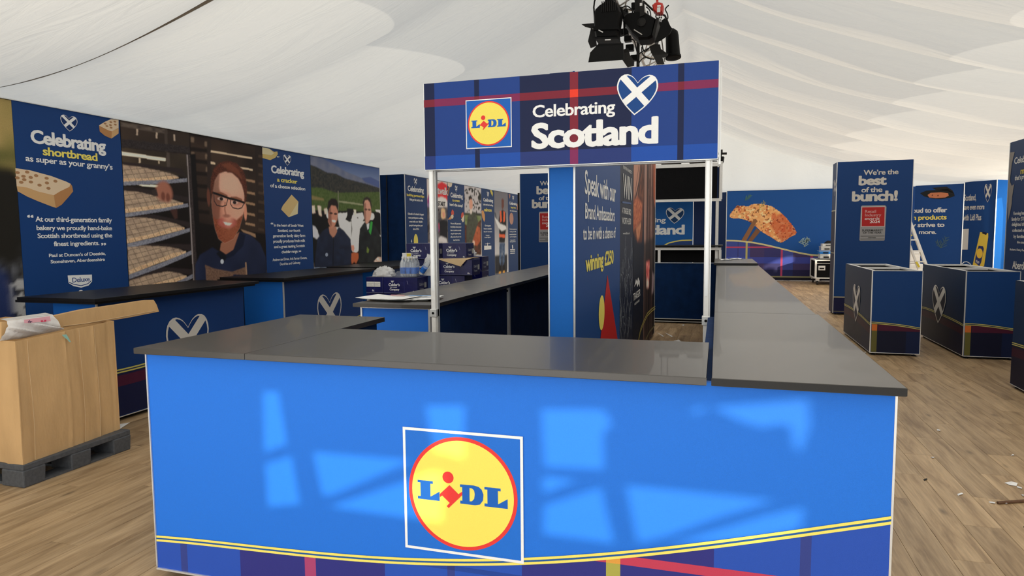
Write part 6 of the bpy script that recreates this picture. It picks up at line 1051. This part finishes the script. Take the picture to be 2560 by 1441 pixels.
leaf([(-1.466,3.996),(-1.427,3.973),(-1.397,3.791),(-1.472,3.769),(-1.502,3.847),(-1.49,3.898)], 8.05, 8.07, t, M_dark); leaf([(-1.569,4.036),(-1.445,4.035),(-1.398,4.032),(-1.41,3.972),(-1.463,3.983),(-1.528,4.006)], 8.0, 8.02, t, M_dark); leaf([(-1.107,3.617),(-1.09,3.73),(-1.038,3.743),(-1.014,3.661),(-0.965,3.588),(-0.967,3.537),(-1.043,3.523)], 8.1, 8.12, t, M_dark)
q = [(-1.363,4.289),(-1.389,4.23),(-1.397,4.163),(-1.389,4.055),(-1.383,3.93)]; MB().tube([(a, 7.85, z) for a, z in q], .010, 6).build('yoke', M_black, t, smooth=True); q = [(-1.084,3.902),(-1.09,4.076),(-1.119,4.196),(-1.183,4.259),(-1.212,4.307),(-1.212,4.363)]; MB().tube([(a, 8.15, z) for a, z in q], .014, 6).build('yoke', M_black, t, smooth=True)
hk = q[-1]; MB().box((-1.27, 7.95, 4.28), (-1.19, 8.05, 4.46)).build('hook_clamp', M_dark, t, bevel=.006)
t = thing('stage_lamp', 'black stage lamp tilted to the right, in the middle of the lamp cluster', 'lamp', (-.85, 8.3, 3.95))
ol = [(-1.042,4.16),(-0.871,4.166),(-0.714,4.053),(-0.758,3.861),(-0.805,3.837),(-0.922,3.841),(-1.005,3.919),(-1.113,4.08),(-1.089,4.136)]; MB().prism(ol, 8.12, 8.46, 'y', .10).build('housing', M_black, t)
ol = [(-0.714,4.055),(-0.685,4.044),(-0.729,3.842),(-0.761,3.862)]; MB().prism(ol, 8.08, 8.5, 'y').build('lens_ring', M_dark, t)
MB().prism([(-0.651,4.006),(-0.618,4.028),(-0.533,3.905),(-0.56,3.847),(-0.661,3.783),(-0.728,3.767),(-0.679,3.902)], 8.06, 8.075, 'y').build('barn_door', M_black, t)
MB().prism([(-0.813,3.791),(-0.746,3.814),(-0.688,3.803),(-0.676,3.75),(-0.595,3.686),(-0.606,3.664),(-0.658,3.651),(-0.634,3.574),(-0.721,3.581),(-0.757,3.659),(-0.792,3.72)], 8.3, 8.32, 'y').build('barn_door', M_dark, t)
q = [(-0.884,4.023)][0]; MB().lathe((q[0], 8.12, q[1]), [(.05, 0), (.05, .02), (.025, .03)], 18, axis=(0, -1, 0)).build('tilt_knob', M_dark, t)
q = [(-0.97,3.947),(-0.877,3.881)]; MB().bar((q[0][0], 8.11, q[0][1]), (q[1][0], 8.11, q[1][1]), .01).build('bright_slot', M_chrome, t)
MB().prism([(-0.908,4.239),(-0.851,4.239),(-0.85,4.098),(-0.902,4.081)], 8.09, 8.11, 'y').build('yoke', M_dark, t); MB().box((-.98, 8.25, 4.05), (-.90, 8.35, 4.46)).build('hook_clamp', M_dark, t, bevel=.006)
q = [(-0.903,4.233),(-0.874,4.202)]; MB().box((q[0][0], 8.085, q[1][1]), (q[1][0], 8.09, q[0][1])).build('white_sticker', M_paper, t)
t = thing('stage_lamp', 'slim black tube lamp hanging at the right end of the cluster', 'lamp', (-.52, 8.6, 3.7))
q = [(-0.571,4.013),(-0.55,3.696)]; ax = Vector((q[1][0]-q[0][0], -.05, q[1][1]-q[0][1])); L = ax.length; MB().lathe((q[0][0], 8.6, q[0][1]), [(.03, -.04), (.07, 0), (.078, .05), (.085, L*.9), (.095, L*.93), (.095, L)], 22, axis=ax).build('housing', M_black, t, smooth=True)
MB().lathe((q[0][0], 8.6, q[0][1]), [(.082, L+.001), (.06, L+.006)], 18, axis=ax).build('lens', M_dark, t); q2 = [(-0.656,4.169),(-0.645,4.286),(-0.689,3.923),(-0.651,3.657)]; MB().tube([(q[0][0], 8.6, q[0][1]), (q2[0][0], 8.6, q2[0][1]+.05), (-.80, 8.6, 4.30), (-.92, 8.6, 4.42)], .012, 6).build('hanging_arm', M_dark, t); MB().tube([(q2[2][0], 8.55, q2[2][1]), (q2[3][0], 8.55, q2[3][1])], .008, 6).build('bracket', M_chrome, t)
t = thing('lamp_ballast', 'dark electrical boxes and connectors strapped between the stage lamps', 'connector', (-1.0, 8.8, 3.9))
for k, (pt, s_) in enumerate(zip([(-1.167,4.129),(-1.128,4.039),(-1.103,3.926),(-1.045,3.797),(-1.168,4.37),(-0.992,4.321),(-0.731,4.137),(-1.024,4.428)], (.05, .045, .05, .045, .04, .06, .05, .06))): MB().box((pt[0]-s_, 8.75, pt[1]-s_*.8), (pt[0]+s_, 8.85, pt[1]+s_*.7)).build('connector_box', M_black, t, bevel=.01)
MB().tube([(-1.0, 8.8, 3.6), (-1.0, 8.8, 4.4)], .02, 8).build('hanging_bar', M_dark, t)
t = thing('power_cable', 'loops of black cable dangling from the lamps and truss', 'cable', (-1.0, 8.5, 4.2)); r = random.Random(8)
for pts in [[(-1.236,4.403),(-1.2,4.364),(-1.115,4.379),(-1.049,4.313),(-1.079,4.258),(-1.163,4.255),(-1.236,4.274),(-1.266,4.3)],[(-1.139,4.405),(-1.157,4.336),(-1.157,4.266)],[(-0.993,3.933),(-0.933,3.904),(-0.897,3.807),(-0.814,3.87)],[(-0.939,3.892),(-0.933,3.81),(-0.873,3.752),(-0.784,3.726)],[(-0.973,3.654),(-0.932,3.715),(-0.873,3.734),(-0.813,3.705)],[(-0.883,4.348),(-0.835,4.291),(-0.823,4.185)],[(-0.877,4.33),(-0.859,4.247),(-0.834,4.175)],[(-1.065,3.974),(-1.023,3.947),(-0.98,3.79),(-0.933,3.81),(-0.844,3.849)],[(-1.2,4.399),(-1.175,4.356),(-1.139,4.317),(-1.055,4.29)],[(-0.614,4.348),(-0.654,4.306),(-0.63,4.246),(-0.624,4.194),(-0.647,4.167),(-0.641,4.109)]]:
    co = []
    for i in range(len(pts)-1):
        for s_ in range(5):
            f = s_/5; p0, p1, p2, p3 = pts[max(i-1, 0)], pts[i], pts[i+1], pts[min(i+2, len(pts)-1)]; co.append(tuple(.5*((2*p1[k])+(-p0[k]+p2[k])*f+(2*p0[k]-5*p1[k]+4*p2[k]-p3[k])*f*f+(-p0[k]+3*p1[k]-3*p2[k]+p3[k])*f**3) for k in (0, 1)))
    co.append(pts[-1]); y = 8.56+.15*r.random(); MB().tube([(a, y, z) for a, z in co], .0075, 6).build('cable', M_rub, t, smooth=True)
t = thing('chain_hoist', 'red chain hoist hanging beside the stage lamps', 'hoist', (-.7, 8.2, 4.1))
ol = [(-0.741,4.236),(-0.71,4.248),(-0.65,4.224),(-0.637,4.191),(-0.649,4.125),(-0.689,4.115),(-0.723,4.121),(-0.758,4.156),(-0.767,4.216)]; MB().prism(ol, 8.12, 8.28, 'y', .2).build('casing', M_red, t); q = [(-0.707,4.196),(-0.667,4.177),(-0.709,4.171),(-0.672,4.117)]
MB().box((q[0][0], 8.112, q[1][1]), (q[1][0], 8.12, q[0][1])).build('white_label', M_paper, t); MB().box((q[2][0], 8.112, q[3][1]), (q[3][0], 8.12, q[2][1])).build('grey_label', M_alu, t); q = [(-0.715,4.25),(-0.719,4.318)]; MB().tube([(q[0][0], 8.2, q[0][1]), (q[1][0], 8.2, 5.3)], .014, 6).build('red_sling', M_red, t)
for a, b_ in [[(-0.729,4.122),(-0.734,4.091)],[(-0.689,4.118),(-0.694,4.039)],[(-0.666,4.115),(-0.677,4.037)]]:
    n_ = max(2, int(abs(b_[1]-a[1])/.022)); ch = MB()
    for i in range(n_): f = i/n_; x = a[0]+(b_[0]-a[0])*f; z = a[1]+(b_[1]-a[1])*f; ch.tube([(x, 8.2, z), (x+.004*(i % 2), 8.2, z-.018)], .006+.002*(i % 2), 5)
    ch.build('chain', M_dark, t)
MB().lathe((b_[0], 8.2, b_[1]), [(.006, 0), (.012, -.02), (.006, -.05)], 8).build('hook', M_dark, t)
t = thing('lamp_bar', 'thin dropped lamp bar behind the right edge of the sign', 'bar', (-.4, 15, 3.3))
q = [(-0.037,3.245),(0.157,3.22)]; MB().tube([(-1.2, 15, q[0][1]+.01), (q[1][0], 15, q[1][1])], .024, 10).build('pipe', M_dark, t)
for x in (-1.15, -1.02): MB().tube([(x, 15, q[0][1]), (x, 15, 4.42)], .012, 6).build('drop_rod', M_dark, t)
t = thing('stage_lamp', 'small black spotlight hanging from the bar right of the sign', 'lamp', (.05, 15, 3.1))
q = [(0.045,3.136),(0.047,2.995),(0.043,3.269)]; MB().lathe((q[0][0], 14.95, q[0][1]), [(.05, .02), (.066, 0), (.055, -.09), (.03, q[1][1]-q[0][1])], 16).build('housing', M_black, t, smooth=True); MB().tube([(q[0][0], 14.97, q[0][1]+.01), (q[0][0], 14.98, q[2][1]+.02)], .014, 6).build('yoke', M_black, t); MB().box((q[2][0]-.03, 14.94, q[2][1]-.05), (q[2][0]+.03, 15.03, q[2][1]+.03)).build('hook_clamp', M_dark, t)

# ================================================================== FLIGHT CASE, LADDER, CRATES
t = thing('flight_case', 'black flight case with metal edges on castors by the salmon wall', 'case', (3.0, 21, 0))
x0, x1, y0, y1, z0, z1 = 2.74, 3.85, 21.2, 22.25, .20, .72
MB().box((x0, y0, z0), (x1, y1, z1)).build('body', M_blackf, t); mb = MB(); w = .035
for z in (z0, z1):
    for a, b_ in (((x0, y0), (x1, y0)), ((x1, y0), (x1, y1)), ((x1, y1), (x0, y1)), ((x0, y1), (x0, y0))): mb.bar((a[0], a[1], z), (b_[0], b_[1], z), w+.02, w)
for a in ((x0, y0), (x1, y0), (x1, y1), (x0, y1)): mb.bar((a[0], a[1], z0), (a[0], a[1], z1), w+.015)
mb.bar((x0, y0, z1-.09), (x1, y0, z1-.09), .012, .014); mb.build('edge_frame', M_white, t)
lt = MB(); lt.box((x0+.07, y0-.02, .43), (x0+.25, y0, .56)); lt.build('latch_plate', M_white, t); MB().box((x0+.10, y0-.03, .465), (x0+.22, y0-.02, .50)).build('latch', M_blackf, t)
for x, y in ((x0+.06, y0+.06), (x1-.1, y0+.06), (x0+.06, y1-.06), (x1-.1, y1-.06)):
    c_ = MB(); c_.box((x-.05, y-.04, .12), (x+.05, y+.04, .19)); c_.build('castor_fork', M_white, t); MB().lathe((x-.02, y, .055), [(.055, 0), (.055, .04)], 14, axis=(1, 0, 0)).build('castor_wheel', M_rub, t)
def stacked(label, x, y, z, w, d, h, m, cat='box', name='equipment_box', group=None, trim=None):
    t = thing(name, label, cat, (x+w/2, y+d/2, z), group); MB().box((x, y, z), (x+w, y+d, z+h)).build('body', m, t, bevel=.008); MB().box((x-.008, y-.008, z+h*.78), (x+w+.008, y+d+.008, z+h*.92)).build('lid_rim', trim or M_alu, t)
    MB().box((x+w*.12, y-.014, z+h*.2), (x+w*.3, y-.002, z+h*.5)).build('catch', M_dark, t)
M_blue = mat('bright_blue_plastic', (.02, .22, .70), .4, noise=(20, .05))
stacked('white case at the bottom of the pile on the flight case', 2.92, 21.75, .74, .80, .42, .14, M_white); stacked('bright blue tray in the pile on the flight case', 2.90, 21.75, .885, .82, .42, .10, M_blue, 'tray', 'storage_tray'); stacked('silver case above the blue tray on the flight case', 2.94, 21.75, .99, .78, .42, .12, M_alu); stacked('upper cream case near the top of the pile on the flight case', 2.98, 21.77, 1.115, .72, .38, .07, M_white)
t = thing('cable_coil', 'dark coil of cable on top of the equipment pile', 'cable', (3.1, 20.9, 1.19))
mb = MB()
for k in range(5): mb.tube([(3.27+(.22-.02*k)*math.cos(a), 21.95+(.14-.01*k)*math.sin(a), 1.20+.015*k+.008*math.sin(3*a)) for a in [2*math.pi*i/24 for i in range(25)]], .012, 6)
mb.build('coil', M_rub, t, smooth=True)
t = thing('step_ladder', 'aluminium step ladder leaning open behind the right award column', 'ladder', (3.9, 16.2, 0))
L1, L2 = [(3.873,1.917),(4.215,0.867)]; dx = (L2[0]-L1[0])/(L2[1]-L1[1]); f = lambda z: L1[0]+dx*(z-L1[1]); R1, R2 = [(3.851,1.271),(4.019,0.74)]; dx2 = (R2[0]-R1[0])/(R2[1]-R1[1]); g = lambda z: R1[0]+dx2*(z-R1[1])
TOPZ = 2.05
rl = MB().bar((f(0), 16.0, 0), (f(TOPZ), 16.3, TOPZ), .05, .09, upv=(0, 1, 0)); rl.build('rail', M_white, t); MB().bar((f(0)-.45, 16.42, 0), (f(TOPZ)-.30, 16.42, TOPZ), .03, .07, upv=(0, 1, 0)).build('rail', M_white, t); MB().bar((g(0), 15.7, 0), (g(1.2), 15.9, 1.2), .035, .06, upv=(0, 1, 0)).build('rail', M_white, t); MB().bar((g(1.2), 15.9, 1.2), (f(TOPZ)-.2, 16.2, TOPZ), .035, .06, upv=(0, 1, 0)).build('rail', M_white, t)
for z in [1.615,1.371,1.136,0.908]+[.62, .34]: MB().box((f(z)-.36, 16.05, z-.015), (f(z)-.02, 16.18, z+.012)).build('step', M_white, t)
MB().box((f(TOPZ)-.36, 16.1, TOPZ-.03), (f(TOPZ)+.04, 16.4, TOPZ)).build('top_cap', M_white, t)
q = [(3.836,0.958),(3.923,0.809),(3.814,1.391),(3.914,1.474)]; MB().bar((g(q[0][1]), 15.76, q[0][1]-.04), (g(q[1][1]), 15.72, q[1][1]), .036, .02, upv=(0, 1, 0)).build('warning_label', M_yel, t); MB().bar((q[2][0], 16.0, q[2][1]), (q[3][0], 16.0, q[3][1]), .03, .02).build('yellow_strap', M_yel, t)
stacked('white plastic crate at the bottom behind the ladder', 4.44, 20.0, .21, .73, .48, .47, M_white, 'crate', 'crate'); stacked('white crate with a blue sticker behind the ladder', 4.49, 20.0, .69, .61, .46, .33, M_white, 'crate', 'crate'); stacked('small white tub on top of the crates behind the ladder', 4.52, 20.05, 1.03, .35, .35, .11, M_white, 'tub', 'tub')
t = thing('sticker_sheet', 'pale blue sheet hanging on the crate behind the ladder', 'paper', (4.66, 19.98, .95)); MB().box((4.59, 19.97, .81), (4.82, 19.985, .95)).build('sheet', M_blue, t)
t = thing('low_table', 'low white table carrying the crates behind the ladder', 'table', (4.8, 20.2, 0)); MB().box((4.35, 19.9, .17), (5.3, 20.6, .21)).build('top', M_white, t)
for x, y in ((4.38, 19.93), (5.23, 19.93), (4.38, 20.53), (5.23, 20.53)): MB().box((x, y, 0), (x+.035, y+.035, .17)).build('leg', M_white, t)
t = thing('cable_loop', 'thin pale cable loop standing up from the middle plinth', 'cable', (3.3, 11.0, 1.08)); q = [(3.392,1.083),(3.418,1.115),(3.454,1.12),(3.491,1.094),(3.506,1.048)]
MB().tube([(a, 11.2, max(z, 1.07)) for a, z in q], .006, 6).build('cable', M_alu, t, smooth=True)

# ================================================================== SCRAPS ON THE FLOOR
def scrap(pts, label, m=None, name='paper_scrap', cat='scrap', curl=.006, grp='white paper scraps on the floor'):
    n = len(pts); t = thing(name, label, cat, (pts[0][0], pts[0][1], 0), grp); mb = MB(); cx = sum(p[0] for p in pts)/n; cy = sum(p[1] for p in pts)/n
    mb.v = [(p[0], p[1], .0015+curl*(i % 3)*.5) for i, p in enumerate(pts)]+[(cx, cy, .003+curl)]; mb.v += [(a, b_, c-.0015) for a, b_, c in mb.v]; k = n+1
    mb.f = [(i, (i+1) % n, n) for i in range(n)]+[((i+1) % n+k, i+k, n+k) for i in range(n)]; mb.c = [None]*len(mb.f); mb.build('scrap', m or M_paper, t, recalc=False)
SC = [[(1.751,4.83),(1.797,4.857),(1.821,4.828),(1.8,4.788),(1.763,4.784)],[(1.802,4.789),(1.816,4.752),(1.806,4.729),(1.794,4.759)],[(1.408,4.545),(1.44,4.567),(1.438,4.541),(1.404,4.518)],[(1.545,4.465),(1.572,4.448),(1.563,4.427),(1.543,4.446)],[(1.594,4.448),(1.625,4.481),(1.633,4.447)],[(1.7,6.011),(1.717,5.982),(1.704,5.945),(1.693,5.975)],[(1.455,5.248),(1.479,5.246),(1.458,5.214)],[(1.999,5.434),(2.023,5.467),(2.02,5.431)],[(1.771,4.641),(1.779,4.624),(1.764,4.594)],[(-4.858,4.366),(-4.802,4.432),(-4.714,4.249)],[(-4.3,3.755),(-4.289,3.786),(-4.253,3.74)],[(-0.592,9.958),(-0.525,10.087),(-0.48,9.875),(-0.55,9.821)],[(-0.566,11.708),(-0.523,11.769),(-0.526,11.566)],[(-0.893,10.733),(-0.758,10.345),(-0.773,10.301)],[(-0.777,10.761),(-0.63,10.376),(-0.642,10.293)],[(1.282,7.045),(1.294,7.016),(1.277,6.979)],[(1.798,9.433),(1.883,9.663),(1.843,9.503)]]
PLC = ['largest white paper scrap near the stick by the right edge', 'small scrap beside the largest one, right edge of the floor', 'white scrap on the bare floor right of the front counter', 'thin white sliver just left of the stick', 'folded triangular white scrap touching the stick', 'tiny pale sliver high on the floor beyond the front counter', 'little curled scrap close to the front counter corner', 'tiny scrap on the far right of the floor', 'scrap cut by the right edge beside the stick', 'pale torn sheet beside the cardboard box pallet', 'bit of paper between the pallet blocks', 'white scrap on the floor just behind the front worktop', 'tiny scrap under the kiosk skirt', 'left pale strip on the floor by the promo wall', 'right pale strip on the floor by the promo wall', 'tiny chip beside the nearest plinth', 'torn corner at the foot of the nearest plinth']
for p_, l_ in zip(SC, PLC): scrap(p_, l_, grp=None)
for p_, l_ in zip([[(1.281,4.755),(1.305,4.776),(1.306,4.755),(1.282,4.734)],[(1.59,4.121),(1.596,4.128),(1.588,4.105)]], ('small black scrap on the floor near the front counter', 'dark fleck at the right edge of the floor')): scrap(p_, l_, M_rub, grp=None)
t = thing('wood_stick', 'thin dark wooden stick on the floor at the right edge', 'stick', (1.7, 4.5, 0)); q = [(1.58,4.437),(1.756,4.529)]; MB().tube([(q[0][0], q[0][1], .008), (q[1][0]+.25, q[1][1]+.10, .012)], .009, 6).build('stick', M_stick, t)
settle()
